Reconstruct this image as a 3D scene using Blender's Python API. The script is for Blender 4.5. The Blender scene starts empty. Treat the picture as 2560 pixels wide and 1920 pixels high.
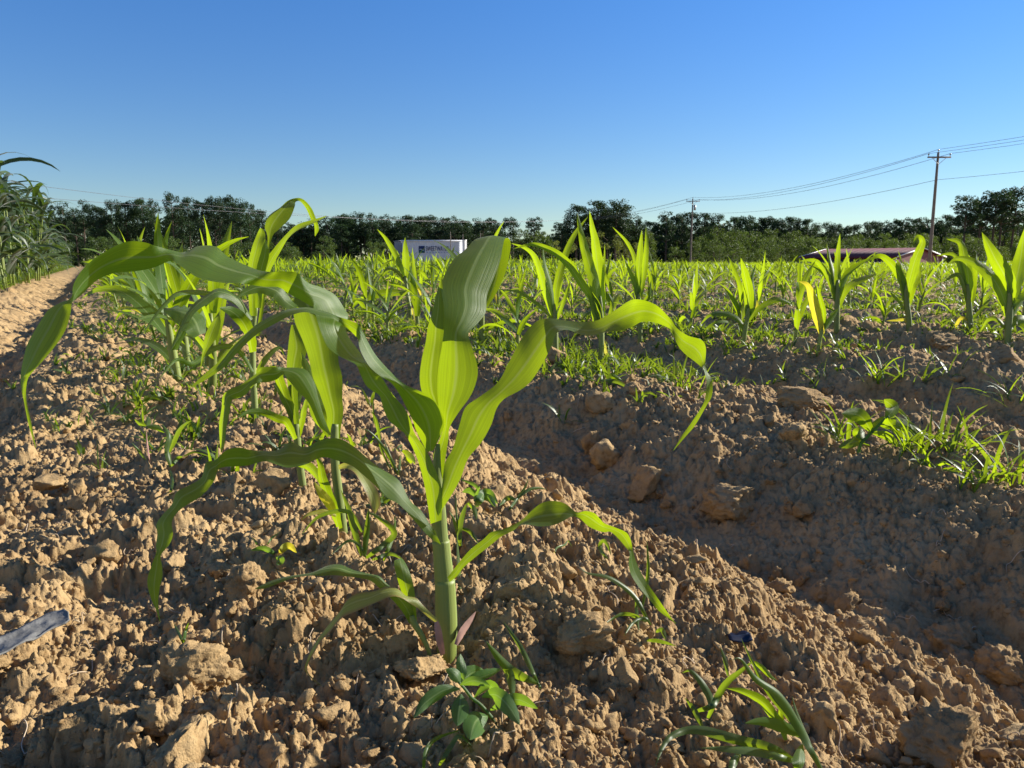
import bpy, math, numpy as np
from math import radians, sin, cos, pi
from mathutils import Vector, Matrix

RS = np.random.RandomState
scene = bpy.context.scene
COL = scene.collection

# ------------------------------------------------------------------ camera
H_CAM = 0.34
PITCH = radians(9.0)
FPX = 1923.0            # focal length in pixels of a 2560 px wide frame
cam_d = bpy.data.cameras.new('camera')
cam = bpy.data.objects.new('camera', cam_d)
COL.objects.link(cam)
cam.location = (0, 0, H_CAM)
cam.rotation_euler = (radians(90) - PITCH, 0, 0)
cam_d.sensor_width = 36.0
cam_d.lens = 36.0 * FPX / 2560.0
cam_d.clip_start = 0.02
cam_d.clip_end = 6000
cam_d.dof.use_dof = True
cam_d.dof.focus_distance = 0.74
cam_d.dof.aperture_fstop = 48.0
scene.camera = cam
C0 = np.array([0, 0, H_CAM])
RT = np.array([1.0, 0, 0])
UP = np.array([0, sin(PITCH), cos(PITCH)])
FW = np.array([0, cos(PITCH), -sin(PITCH)])


def ray(px, py):
    return (px - 1280) / FPX * RT + (960 - py) / FPX * UP + FW


def at(px, py, d):
    return C0 + ray(px, py) * d


def at_y(px, py, y):
    r = ray(px, py)
    return C0 + r * (y / r[1])


def proj(P):
    v = np.asarray(P, float) - C0
    d = v @ FW
    return 1280 + FPX * (v @ RT) / d, 960 - FPX * (v @ UP) / d, d


# ------------------------------------------------------------------ sun, sky
SUN_EL = radians(22.5)
SUN_AZ = radians(66.0)          # clockwise from the view direction (+Y)
sun_dir = np.array([sin(SUN_AZ) * cos(SUN_EL), cos(SUN_AZ) * cos(SUN_EL), sin(SUN_EL)])
sd = bpy.data.lights.new('sun', 'SUN')
so = bpy.data.objects.new('sun', sd)
COL.objects.link(so)
sd.energy = 5.0
sd.angle = radians(0.53)
sd.color = (1.0, 0.95, 0.84)
so.rotation_euler = Vector(-sun_dir).to_track_quat('-Z', 'Y').to_euler()
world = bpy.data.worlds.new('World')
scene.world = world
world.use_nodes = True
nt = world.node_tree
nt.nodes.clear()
sky = nt.nodes.new('ShaderNodeTexSky')
sky.sky_type = 'NISHITA'
sky.sun_disc = False
sky.sun_elevation = SUN_EL
sky.sun_rotation = SUN_AZ
sky.altitude = 0
sky.air_density = 1.0
sky.dust_density = 0.0
sky.ozone_density = 4.0
bg = nt.nodes.new('ShaderNodeBackground')
bg.inputs['Strength'].default_value = 0.082
wo = nt.nodes.new('ShaderNodeOutputWorld')
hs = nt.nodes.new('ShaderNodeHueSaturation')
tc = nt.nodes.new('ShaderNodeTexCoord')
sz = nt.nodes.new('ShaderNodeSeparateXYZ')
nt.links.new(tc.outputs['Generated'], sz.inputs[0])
# sky made greyer and dimmer above the frame to warm the shadow fill: saturation / 2 in red, strength / 2 in green
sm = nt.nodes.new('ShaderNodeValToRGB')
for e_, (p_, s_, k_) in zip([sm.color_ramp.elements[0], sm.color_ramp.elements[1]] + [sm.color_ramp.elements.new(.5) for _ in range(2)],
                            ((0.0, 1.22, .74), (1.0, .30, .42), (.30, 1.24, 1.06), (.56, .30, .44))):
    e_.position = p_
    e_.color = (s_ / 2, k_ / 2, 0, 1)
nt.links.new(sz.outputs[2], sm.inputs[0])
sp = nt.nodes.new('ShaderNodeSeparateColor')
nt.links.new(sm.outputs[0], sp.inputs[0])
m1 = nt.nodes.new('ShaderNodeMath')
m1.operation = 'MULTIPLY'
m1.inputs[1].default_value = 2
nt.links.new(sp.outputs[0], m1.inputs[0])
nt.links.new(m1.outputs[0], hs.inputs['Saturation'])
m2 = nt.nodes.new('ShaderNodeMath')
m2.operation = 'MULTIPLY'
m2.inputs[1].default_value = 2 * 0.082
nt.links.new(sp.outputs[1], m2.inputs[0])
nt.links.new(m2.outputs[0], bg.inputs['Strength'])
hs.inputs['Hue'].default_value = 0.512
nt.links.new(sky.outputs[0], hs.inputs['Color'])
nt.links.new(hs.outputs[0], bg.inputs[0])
nt.links.new(bg.outputs[0], wo.inputs[0])
vs = scene.view_settings
vs.view_transform = 'Standard'
vs.look = 'None'
vs.exposure = 0.92
vs.gamma = 1.0
vs.use_curve_mapping = False
scene.cycles.max_bounces = 8
scene.cycles.diffuse_bounces = 3
scene.cycles.transmission_bounces = 4
scene.cycles.use_denoising = True


# ------------------------------------------------------------------ objects
def tag(o, label=None, cat=None, group=None, kind=None):
    for k, v in (('label', label), ('category', cat), ('group', group), ('kind', kind)):
        if v:
            o[k] = v
    return o


def empty(name, loc):
    o = bpy.data.objects.new(name, None)
    o.empty_display_size = 0.05
    o.location = [float(a) for a in loc]
    COL.objects.link(o)
    return o


def mesh_np(name, V, F, uv=None, smooth=True, mats=None, mi=None):
    """V (n,3); F (m,4) or (m,3) ints or a list of both; uv per vertex (n,2)."""
    me = bpy.data.meshes.new(name)
    Fs = F if isinstance(F, list) else [F]
    Fs = [np.asarray(f, np.int32) for f in Fs if len(f)]
    V = np.ascontiguousarray(V, np.float32)
    me.vertices.add(len(V))
    me.vertices.foreach_set('co', V.ravel())
    lv = np.concatenate([f.ravel() for f in Fs])
    tot = np.concatenate([np.full(len(f), f.shape[1], np.int32) for f in Fs])
    st = np.concatenate([[0], np.cumsum(tot)[:-1]]).astype(np.int32)
    me.loops.add(len(lv))
    me.loops.foreach_set('vertex_index', lv)
    me.polygons.add(len(tot))
    me.polygons.foreach_set('loop_start', st)
    me.polygons.foreach_set('loop_total', tot)
    if smooth:
        me.polygons.foreach_set('use_smooth', np.ones(len(tot), bool))
    if mi is not None:
        me.polygons.foreach_set('material_index', np.asarray(mi, np.int32))
    if uv is not None:
        ul = me.uv_layers.new(name='UVMap')
        ul.data.foreach_set('uv', np.ascontiguousarray(uv, np.float32)[lv].ravel())
    me.update(calc_edges=True)
    for m in (mats or []):
        me.materials.append(m)
    return me


def obj(name, me, parent=None, loc=(0, 0, 0)):
    o = bpy.data.objects.new(name, me)
    o.location = [float(a) for a in loc]
    COL.objects.link(o)
    if parent is not None:
        o.parent = parent
    return o


def copy_tree(o, parent=None):
    c = o.copy()
    COL.objects.link(c)
    if parent is not None:
        c.parent = parent
    for ch in list(o.children):
        copy_tree(ch, c)
    return c


class Acc:
    """collects pieces of one mesh"""
    def __init__(self):
        self.V, self.F4, self.F3, self.U, self.n = [], [], [], [], 0

    def add(self, V, F4=None, F3=None, uv=None):
        V = np.asarray(V, float)
        self.V.append(V)
        if F4 is not None and len(F4):
            self.F4.append(np.asarray(F4, np.int64) + self.n)
        if F3 is not None and len(F3):
            self.F3.append(np.asarray(F3, np.int64) + self.n)
        self.U.append(np.zeros((len(V), 2)) if uv is None else uv)
        self.n += len(V)

    def box(self, lo, hi, M=None):
        x0, y0, z0 = lo
        x1, y1, z1 = hi
        V = np.array([[x0, y0, z0], [x1, y0, z0], [x1, y1, z0], [x0, y1, z0], [x0, y0, z1], [x1, y0, z1], [x1, y1, z1], [x0, y1, z1]], float)
        if M is not None:
            V = V @ np.array(M)[:3, :3].T + np.array(M)[:3, 3]
        self.add(V, [[0, 3, 2, 1], [4, 5, 6, 7], [0, 1, 5, 4], [1, 2, 6, 5], [2, 3, 7, 6], [3, 0, 4, 7]])

    def mesh(self, name, mats=None, smooth=True):
        V = np.concatenate(self.V)
        F = []
        if self.F4:
            F.append(np.concatenate(self.F4))
        if self.F3:
            F.append(np.concatenate(self.F3))
        return mesh_np(name, V, F, np.concatenate(self.U), smooth, mats)


def grid_faces(nr, nc, wrap=False):
    i = np.arange(nr - 1)[:, None]
    j = np.arange(nc if wrap else nc - 1)[None, :]
    a = i * nc + j
    b = i * nc + (j + 1) % nc
    return np.stack([a, b, b + nc, a + nc], -1).reshape(-1, 4)


def crom(P, n):
    """Catmull-Rom through the rows of P, n steps per span"""
    P = np.asarray(P, float)
    Q = np.vstack([2 * P[0] - P[1], P, 2 * P[-1] - P[-2]])
    t = np.linspace(0, 1, n, endpoint=False)[:, None]
    out = []
    for i in range(len(P) - 1):
        p0, p1, p2, p3 = Q[i:i + 4]
        out.append(.5 * (2 * p1 + (p2 - p0) * t + (2 * p0 - 5 * p1 + 4 * p2 - p3) * t ** 2 + (3 * p1 - p0 - 3 * p2 + p3) * t ** 3))
    out.append(P[-1:])
    return np.vstack(out)


def tube(acc, P, R, nc=8, n=1, cap=True):
    P = crom(P, n) if n > 1 and len(P) > 2 else np.asarray(P, float)
    R = np.interp(np.linspace(0, 1, len(P)), np.linspace(0, 1, len(np.atleast_1d(R))), np.atleast_1d(R)) if np.ndim(R) else np.full(len(P), R)
    T = np.gradient(P, axis=0)
    T /= np.linalg.norm(T, axis=1)[:, None] + 1e-12
    ref = np.array([0.03, 1.0, 0.02]) if abs(T[:, 1]).mean() < .8 else np.array([1.0, 0, 0.05])
    A = np.cross(T, ref)
    A /= np.linalg.norm(A, axis=1)[:, None] + 1e-12
    B = np.cross(T, A)
    th = np.linspace(0, 2 * pi, nc, endpoint=False)
    V = P[:, None] + R[:, None, None] * (A[:, None] * np.cos(th)[None, :, None] + B[:, None] * np.sin(th)[None, :, None])
    L = np.concatenate([[0], np.cumsum(np.linalg.norm(np.diff(P, axis=0), axis=1))])
    uv = np.stack(np.broadcast_arrays(th[None] / (2 * pi), L[:, None]), -1).reshape(-1, 2)
    F = grid_faces(len(P), nc, True)
    V = V.reshape(-1, 3)
    F3 = []
    if cap:
        k = len(V)
        V = np.vstack([V, P[0], P[-1]])
        uv = np.vstack([uv, [0, 0], [0, L[-1]]])
        last = (len(P) - 1) * nc
        F3 = [[(j + 1) % nc, j, k] for j in range(nc)] + [[last + j, last + (j + 1) % nc, k + 1] for j in range(nc)]
    acc.add(V, F, F3, uv)


# ------------------------------------------------------------------ noise
def _h(ix, iy, iz, s):
    h = (ix.astype(np.int64) * 374761393 + iy.astype(np.int64) * 668265263 + iz.astype(np.int64) * 2147483647 + s * 974634777) & 0xffffffff
    h = ((h ^ (h >> 13)) * 1274126177) & 0xffffffff
    h = ((h ^ (h >> 16)) * 2246822519) & 0xffffffff
    return ((h ^ (h >> 15)) & 0xffffff).astype(np.float32) / 16777215.0


def vnoise2(x, y, s=0):
    ix, iy = np.floor(x), np.floor(y)
    fx, fy = (x - ix).astype(np.float32), (y - iy).astype(np.float32)
    fx, fy = fx * fx * (3 - 2 * fx), fy * fy * (3 - 2 * fy)
    z = np.zeros_like(ix)
    a, b = _h(ix, iy, z, s), _h(ix + 1, iy, z, s)
    c, d = _h(ix, iy + 1, z, s), _h(ix + 1, iy + 1, z, s)
    return (a + (b - a) * fx) * (1 - fy) + (c + (d - c) * fx) * fy - .5


def vnoise3(P, s=0):
    I = np.floor(P)
    f = P - I
    f = f * f * (3 - 2 * f)
    out = 0
    for dx in (0, 1):
        for dy in (0, 1):
            for dz in (0, 1):
                w = (f[:, 0] if dx else 1 - f[:, 0]) * (f[:, 1] if dy else 1 - f[:, 1]) * (f[:, 2] if dz else 1 - f[:, 2])
                out = out + w * _h(I[:, 0] + dx, I[:, 1] + dy, I[:, 2] + dz, s)
    return out - .5


def facets2(x, y, L, s):
    """broken blocks: every cell of a jittered lattice carries its own tilted top, parted by crevices"""
    wx = x + L * .45 * vnoise2(x / (L * .45), y / (L * .45), s + 5)
    wy = y + L * .45 * vnoise2(x / (L * .45) + 31, y / (L * .45), s + 6)
    u, v = wx / L, wy / L
    iu, iv = np.floor(u), np.floor(v)
    f1 = np.full(x.shape, 9.0, np.float32)
    f2 = np.full(x.shape, 9.0, np.float32)
    val = np.zeros(x.shape, np.float32)
    z = np.zeros_like(iu)
    for dx in (-1, 0, 1):
        for dy in (-1, 0, 1):
            a, b = iu + dx, iv + dy
            du = u - a - .5 - (_h(a, b, z, s) - .5) * .95
            dv = v - b - .5 - (_h(a, b, z + 1, s) - .5) * .95
            d = np.sqrt(du * du + dv * dv).astype(np.float32)
            hh = _h(a, b, z + 2, s) ** 1.6 + (_h(a, b, z + 3, s) - .5) * 1.3 * du + (_h(a, b, z + 4, s) - .5) * 1.3 * dv
            n = d < f1
            f2 = np.where(n, f1, np.minimum(f2, d))
            val = np.where(n, hh, val).astype(np.float32)
            f1 = np.where(n, d, f1)
    return val * np.clip((f2 - f1) * 4.5, 0, 1) ** .6


def clods2(x, y, L, s):
    """rounded angular lumps on a jittered lattice of pitch L: 0..1 height"""
    wx = x + L * .55 * vnoise2(x / (L * .6), y / (L * .6), s + 5)
    wy = y + L * .55 * vnoise2(x / (L * .6) + 31, y / (L * .6), s + 6)
    u, v = wx / L, wy / L
    iu, iv = np.floor(u), np.floor(v)
    best = np.zeros(x.shape, np.float32)
    z = np.zeros_like(iu)
    for dx in (-1, 0, 1):
        for dy in (-1, 0, 1):
            a, b = iu + dx, iv + dy
            jx = _h(a, b, z, s)
            jy = _h(a, b, z + 1, s)
            r = .25 + .55 * _h(a, b, z + 2, s) ** 1.5
            hh = .4 + .6 * _h(a, b, z + 3, s)
            ex = .7 + .6 * _h(a, b, z + 4, s)
            tx = (_h(a, b, z + 5, s) - .5) * .9
            ty = (_h(a, b, z + 6, s) - .5) * .9
            du, dv = u - a - jx, v - b - jy
            q = (du * ex) ** 2 + (dv / ex) ** 2
            q = 1 - q / (r * r)
            top = np.clip(q * 1.7, 0, 1) ** .6
            val = top * hh * r * 1.6 * (1 + tx * du / r + ty * dv / r)
            best = np.maximum(best, val.astype(np.float32))
    return best


# ------------------------------------------------------------------ terrain
ROW_D = np.array([-0.479, 0.878])       # along the crop rows
ROW_N = np.array([0.878, 0.479])        # across them, to the right
PER, T1 = 1.07, 1.34
_tk = [(-40, .0), (-1.6, .02), (-1.1, .03), (-.85, .045), (-.70, .025), (-.55, -.03), (-.43, -.095), (-.36, -.11), (-.28, -.095), (-.19, -.015), (-.13, .0), (.1, .01),
       (.25, .02), (.45, .012), (.60, -.015), (.72, -.07), (.82, -.125), (.88, -.14), (.94, -.12), (1.05, -.045), (1.13, .0), (1.22, .012), (1.34, .0)]
for k in range(60):
    b = T1 + PER * k
    _tk += [(b + .16, .015), (b + .42, -.05), (b + .60, -.085), (b + .70, -.075), (b + .86, .005), (b + PER - .08, .03), (b + PER, .03)]
_tx = np.arange(-20, 64, .01)
_tz = np.interp(_tx, [a for a, _ in _tk], [b for _, b in _tk])
_kk = np.exp(-.5 * (np.arange(-12, 13) * .01 / .035) ** 2)
_tz = np.convolve(_tz, _kk / _kk.sum(), 'same')


def sstep(a, b, x):
    t = np.clip((x - a) / (b - a), 0, 1)
    return t * t * (3 - 2 * t)


def height(x, y, detail=2):
    x = np.asarray(x, np.float64)
    y = np.asarray(y, np.float64)
    s = x * ROW_D[0] + y * ROW_D[1]
    t = x * ROW_N[0] + y * ROW_N[1]
    r = np.hypot(x, y)
    tw = t + .07 * vnoise2(s / .55, t / 1.6, 3) + .05 * vnoise2(s / .16, t / .3, 4)
    z = np.interp(tw, _tx, _tz) * (1 - .8 * sstep(14, 40, r))
    z = z - 2.2 * sstep(62, 84, y)
    if detail:
        far = 1 - sstep(12, 40, r)
        z = z + far * (.028 * vnoise2(x / .35, y / .35, 11) + .014 * vnoise2(x / .12, y / .12, 12))
        smooth = .62 + .38 * (1 - np.exp(-((tw - .90) / .13) ** 2))
        if detail > 1:
            lump = np.full(x.shape, -.018)
            for L, amp, pres, sd_ in ((.15, .20, .62, 21), (.075, .30, .55, 22), (.036, .36, .5, 23)):
                m = r < min(40, 400 * L)
                if not m.any():
                    continue
                xx, yy = x[m], y[m]
                c = clods2(xx, yy, L, sd_)
                gate = np.clip((vnoise2(xx / (L * 3.1), yy / (L * 3.1), sd_ + 40) + .5 - pres) * 5, 0, 1)
                lump[m] += amp * L * c * gate
            for L, amp, sd_ in ((.062, .30, 71), (.031, .44, 72), (.0155, .56, 73), (.0078, .66, 74)):
                m = r < min(40, 420 * L)
                if not m.any():
                    continue
                xx, yy = x[m], y[m]
                g = np.clip((vnoise2(xx / (3.7 * L), yy / (3.7 * L), sd_ + 9) + .5) * 1.5 - .15, 0, 1)
                lump[m] += amp * L * g * facets2(xx, yy, L, sd_)
            # crumb structure: rounded bumps parted by sharp creases
            for L, amp, sd_ in ((.080, .014, 61), (.040, .0075, 62), (.021, .0055, 63), (.0115, .0048, 64), (.0063, .0046, 65), (.0034, .0032, 66)):
                m = r < min(40, 520 * L)
                if not m.any():
                    continue
                xx, yy = x[m], y[m]
                wx = xx + .5 * L * vnoise2(xx / (1.7 * L), yy / (1.7 * L), sd_ + 7)
                wy = yy + .5 * L * vnoise2(xx / (1.7 * L) + 9, yy / (1.7 * L), sd_ + 8)
                g = .35 + 1.3 * np.clip(vnoise2(xx / (6 * L), yy / (6 * L), sd_ + 9) + .5, 0, 1)
                lump[m] += amp * g * (np.abs(2 * vnoise2(wx / L * .8, wy / L * .8, sd_)) - .3)
            z = z + lump * smooth * (1 - .5 * sstep(10, 25, r))
    return z


def hz(x, y, detail=2):
    return float(height(np.array([x]), np.array([y]), detail)[0])


def ground_at(px, py, lift=0.0):
    """the point where a sight line through the frame meets the soil"""
    r = ray(px, py)
    lo, hi = .2, 40.0
    ts = np.geomspace(lo, hi, 500)
    P = C0 + ts[:, None] * r
    g = height(P[:, 0], P[:, 1], 1) + lift
    k = np.argmax(P[:, 2] < g)
    return P[k] if P[k, 2] < g[k] else P[-1]
# ------------------------------------------------------------------ materials
def new_mat(name):
    m = bpy.data.materials.new(name)
    m.use_nodes = True
    n = m.node_tree
    n.nodes.clear()
    return m, n, n.nodes, n.links


def N(nodes, typ, **kw):
    n = nodes.new(typ)
    for k, v in kw.items():
        if k in n.inputs:
            n.inputs[k].default_value = v
        else:
            setattr(n, k, v)
    return n


def ramp(nodes, pts):
    r = nodes.new('ShaderNodeValToRGB')
    cr = r.color_ramp
    while len(cr.elements) < len(pts):
        cr.elements.new(.5)
    for e, (p, c) in zip(cr.elements, pts):
        e.position = p
        e.color = (*c, 1)
    return r


def mat_soil():
    m, t, n, l = new_mat('dry_clay_soil')
    co = N(n, 'ShaderNodeNewGeometry')
    n1 = N(n, 'ShaderNodeTexNoise', Scale=7.0, Detail=5.0, Roughness=.6)
    n2 = N(n, 'ShaderNodeTexNoise', Scale=70.0, Detail=4.0, Roughness=.65)
    n3 = N(n, 'ShaderNodeTexNoise', Scale=650.0, Detail=4.0, Roughness=.7)
    for q in (n1, n2, n3):
        l.new(co.outputs['Position'], q.inputs['Vector'])
    r1 = ramp(n, [(.3, (.325, .213, .102)), (.55, (.415, .280, .136)), (.75, (.49, .345, .174))])
    l.new(n1.outputs['Fac'], r1.inputs[0])
    r2 = ramp(n, [(.30, (.55, .47, .40)), (.5, (1, 1, 1)), (.72, (1.14, 1.14, 1.14))])
    l.new(n2.outputs['Fac'], r2.inputs[0])
    mx = N(n, 'ShaderNodeMix', data_type='RGBA', blend_type='MULTIPLY')
    mx.inputs[0].default_value = .8
    l.new(r1.outputs[0], mx.inputs[6])
    l.new(r2.outputs[0], mx.inputs[7])
    b1 = N(n, 'ShaderNodeBump', Strength=.7, Distance=.005)
    l.new(n2.outputs['Fac'], b1.inputs['Height'])
    b2 = N(n, 'ShaderNodeBump', Strength=.9, Distance=.0016)
    l.new(n3.outputs['Fac'], b2.inputs['Height'])
    l.new(b1.outputs[0], b2.inputs['Normal'])
    p = N(n, 'ShaderNodeBsdfPrincipled', Roughness=.95)
    p.inputs['Specular IOR Level'].default_value = .12
    l.new(mx.outputs[2], p.inputs['Base Color'])
    l.new(b2.outputs[0], p.inputs['Normal'])
    o = N(n, 'ShaderNodeOutputMaterial')
    l.new(p.outputs[0], o.inputs[0])
    return m


def mat_leaf(name, base, trans, fac=.5, rough=.42, spec=.5, veins=True, rnd=.25, tip=None, coat=0.0):
    """thin blade: part reflects, part lets the light through; veins run along the blade (UV.x across, UV.y along in m)"""
    m, t, n, l = new_mat(name)
    uv = N(n, 'ShaderNodeUVMap')
    sx = N(n, 'ShaderNodeSeparateXYZ')
    l.new(uv.outputs[0], sx.inputs[0])
    oi = N(n, 'ShaderNodeObjectInfo')
    geo = N(n, 'ShaderNodeNewGeometry')
    ns = N(n, 'ShaderNodeTexNoise', Scale=22.0, Detail=3.0)
    l.new(geo.outputs['Position'], ns.inputs['Vector'])
    mr = N(n, 'ShaderNodeMapRange')
    mr.inputs[3].default_value = 1 - rnd
    mr.inputs[4].default_value = 1 + rnd
    ad = N(n, 'ShaderNodeMath', operation='ADD')
    l.new(ns.outputs['Fac'], ad.inputs[0])
    l.new(oi.outputs['Random'], ad.inputs[1])
    hf = N(n, 'ShaderNodeMath', operation='MULTIPLY')
    hf.inputs[1].default_value = .5
    l.new(ad.outputs[0], hf.inputs[0])
    l.new(hf.outputs[0], mr.inputs[0])
    sig = []
    if veins:
        cb = N(n, 'ShaderNodeCombineXYZ')
        vs_ = N(n, 'ShaderNodeMath', operation='MULTIPLY')
        vs_.inputs[1].default_value = 26.0
        l.new(sx.outputs[0], vs_.inputs[0])
        vy = N(n, 'ShaderNodeMath', operation='MULTIPLY')
        vy.inputs[1].default_value = 3.0
        l.new(sx.outputs[1], vy.inputs[0])
        l.new(vs_.outputs[0], cb.inputs[0])
        l.new(vy.outputs[0], cb.inputs[1])
        vn = N(n, 'ShaderNodeTexNoise', Scale=1.0, Detail=3.0, Roughness=.65)
        l.new(cb.outputs[0], vn.inputs['Vector'])
        # midrib: pale line at the middle of the blade
        d0 = N(n, 'ShaderNodeMath', operation='SUBTRACT')
        d0.inputs[1].default_value = .5
        l.new(sx.outputs[0], d0.inputs[0])
        d1 = N(n, 'ShaderNodeMath', operation='ABSOLUTE')
        l.new(d0.outputs[0], d1.inputs[0])
        rib = ramp(n, [(.0, (1, 1, 1)), (.022, (.9, .9, .9)), (.055, (0, 0, 0))])
        l.new(d1.outputs[0], rib.inputs[0])
        vr = ramp(n, [(.3, (.80, .80, .80)), (.7, (1.18, 1.18, 1.18))])
        l.new(vn.outputs['Fac'], vr.inputs[0])

    def colour(c, ribc, vein_amt):
        v = N(n, 'ShaderNodeVectorMath', operation='SCALE')
        v.inputs[0].default_value = c
        l.new(mr.outputs[0], v.inputs['Scale'])
        src = v.outputs[0]
        if tip is not None:
            # dried margin and tip
            ed = N(n, 'ShaderNodeMath', operation='ABSOLUTE')
            e0 = N(n, 'ShaderNodeMath', operation='SUBTRACT')
            e0.inputs[1].default_value = .5
            l.new(sx.outputs[0], e0.inputs[0])
            l.new(e0.outputs[0], ed.inputs[0])
            yy = N(n, 'ShaderNodeMath', operation='MULTIPLY_ADD')
            yy.inputs[1].default_value = tip[2]
            l.new(sx.outputs[1], yy.inputs[0])
            l.new(ed.outputs[0], yy.inputs[2])
            y2 = N(n, 'ShaderNodeMath', operation='MULTIPLY_ADD')
            y2.inputs[1].default_value = .35
            l.new(ns.outputs['Fac'], y2.inputs[0])
            l.new(yy.outputs[0], y2.inputs[2])
            rp = ramp(n, [(tip[0], (0, 0, 0)), (tip[1], (1, 1, 1))])
            l.new(y2.outputs[0], rp.inputs[0])
            mm = N(n, 'ShaderNodeMix', data_type='RGBA')
            l.new(rp.outputs[0], mm.inputs[0])
            l.new(src, mm.inputs[6])
            mm.inputs[7].default_value = (*tip[3], 1)
            src = mm.outputs[2]
        if veins:
            a = N(n, 'ShaderNodeMix', data_type='RGBA', blend_type='MULTIPLY')
            a.inputs[0].default_value = vein_amt
            l.new(src, a.inputs[6])
            l.new(vr.outputs[0], a.inputs[7])
            b = N(n, 'ShaderNodeMix', data_type='RGBA')
            l.new(rib.outputs[0], b.inputs[0])
            l.new(a.outputs[2], b.inputs[6])
            b.inputs[7].default_value = (*ribc, 1)
            src = b.outputs[2]
        return src
    cb_ = colour(base, tuple(.6 * x + .4 * y for x, y in zip(base, (.36, .46, .18))), .4)
    ct_ = colour(trans, (trans[0] * 1.05, trans[1] * .98, trans[2] + .05), 1.0)
    p = N(n, 'ShaderNodeBsdfPrincipled', Roughness=rough)
    p.inputs['Specular IOR Level'].default_value = spec
    if coat:
        p.inputs['Sheen Weight'].default_value = coat
        p.inputs['Sheen Roughness'].default_value = .45
    l.new(cb_, p.inputs['Base Color'])
    tr = N(n, 'ShaderNodeBsdfTranslucent')
    l.new(ct_, tr.inputs[0])
    if veins:
        bp = N(n, 'ShaderNodeBump', Strength=.35, Distance=.0012)
        l.new(vn.outputs['Fac'], bp.inputs['Height'])
        l.new(bp.outputs[0], p.inputs['Normal'])
    mix = N(n, 'ShaderNodeMixShader')
    mix.inputs[0].default_value = fac
    l.new(p.outputs[0], mix.inputs[1])
    l.new(tr.outputs[0], mix.inputs[2])
    o = N(n, 'ShaderNodeOutputMaterial')
    l.new(mix.outputs[0], o.inputs[0])
    return m


def mat_plain(name, c, rough=.6, spec=.4, metal=0.0, noise=.2, scale=8.0, bump=0.0, stripes=None):
    m, t, n, l = new_mat(name)
    g = N(n, 'ShaderNodeTexCoord')
    ns = N(n, 'ShaderNodeTexNoise', Scale=scale, Detail=5.0, Roughness=.6)
    l.new(g.outputs['Object'], ns.inputs['Vector'])
    r = ramp(n, [(.25, tuple(x * (1 - noise) for x in c)), (.75, tuple(min(1, x * (1 + noise)) for x in c))])
    l.new(ns.outputs['Fac'], r.inputs[0])
    p = N(n, 'ShaderNodeBsdfPrincipled', Roughness=rough, Metallic=metal)
    p.inputs['Specular IOR Level'].default_value = spec
    l.new(r.outputs[0], p.inputs['Base Color'])
    if bump:
        b = N(n, 'ShaderNodeBump', Strength=bump, Distance=.02)
        l.new(ns.outputs['Fac'], b.inputs['Height'])
        l.new(b.outputs[0], p.inputs['Normal'])
    o = N(n, 'ShaderNodeOutputMaterial')
    l.new(p.outputs[0], o.inputs[0])
    return m


M_SOIL = mat_soil()
M_CORN = mat_leaf('corn_blade', (.048, .115, .021), (.415, .56, .005), fac=.50, rough=.46, spec=.38, coat=.12)
M_DRY = mat_leaf('yellowing_blade', (.26, .30, .07), (.70, .66, .08), fac=.42, tip=(.52, .78, 1.1, (.33, .17, .07)))
M_YEL = mat_leaf('yellow_blade', (.34, .34, .05), (.85, .72, .04), fac=.5)
M_FIELD = mat_leaf('field_blade', (.045, .100, .018), (.35, .48, .008), fac=.48, rough=.45, spec=.4, veins=False, rnd=.5, coat=.1)
M_GRASS = mat_leaf('weed_blade', (.045, .090, .020), (.27, .37, .012), fac=.44, rough=.45, veins=False, rnd=.35)
M_WEED = mat_leaf('weed_leaf', (.055, .125, .03), (.30, .48, .025), fac=.40, rough=.45, veins=True, rnd=.2)
M_SORG = mat_leaf('tall_grass_blade', (.036, .070, .020), (.12, .20, .015), fac=.30, rough=.42, spec=.4, veins=False, rnd=.35, coat=.25)
M_STALK = mat_leaf('corn_stalk', (.21, .255, .05), (.36, .42, .02), fac=.16, rough=.5, veins=True, rnd=.25)
M_HUSK = mat_plain('dry_sheath', (.36, .20, .15), rough=.8, noise=.35, scale=60)
M_STRAW = mat_plain('dead_root', (.52, .40, .27), rough=.9, noise=.3, scale=30)


# ------------------------------------------------------------------ soil sheet
def build_ground():
    q = 1.0024
    rr = [.22]
    while rr[-1] < 5.0:
        rr.append(rr[-1] * q)
    while rr[-1] < 40:
        rr.append(rr[-1] * 1.009)
    while rr[-1] < 4000:
        rr.append(rr[-1] * 1.07)
    rr = np.array(rr)
    a_in = np.arange(radians(-41), radians(41), .00125)
    lo = np.linspace(radians(-100), radians(-41), 120, endpoint=False)
    hi = np.linspace(radians(41), radians(100), 121)[0:]
    aa = np.concatenate([lo, a_in, hi])
    X = (rr[:, None] * np.sin(aa)[None]).ravel()
    Y = (rr[:, None] * np.cos(aa)[None]).ravel()
    Z = np.empty_like(X)
    st = 400000
    for i in range(0, len(X), st):
        Z[i:i + st] = height(X[i:i + st], Y[i:i + st])
    V = np.stack([X, Y, Z], 1)
    F = grid_faces(len(rr), len(aa))[:, ::-1]
    print('ground verts', len(V))
    me = mesh_np('ground', V, F, None, True, [M_SOIL])
    o = obj('ground', me)
    tag(o, kind='structure')
    return o


build_ground()

# ------------------------------------------------------------------ clods
def ico(sub):
    import bmesh
    b = bmesh.new()
    bmesh.ops.create_icosphere(b, subdivisions=sub, radius=1)
    V = np.array([v.co[:] for v in b.verts])
    F = np.array([[v.index for v in f.verts] for f in b.faces])
    b.free()
    return V, F


ICO = {k: ico(k) for k in (1, 2, 3, 4, 5)}


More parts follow.
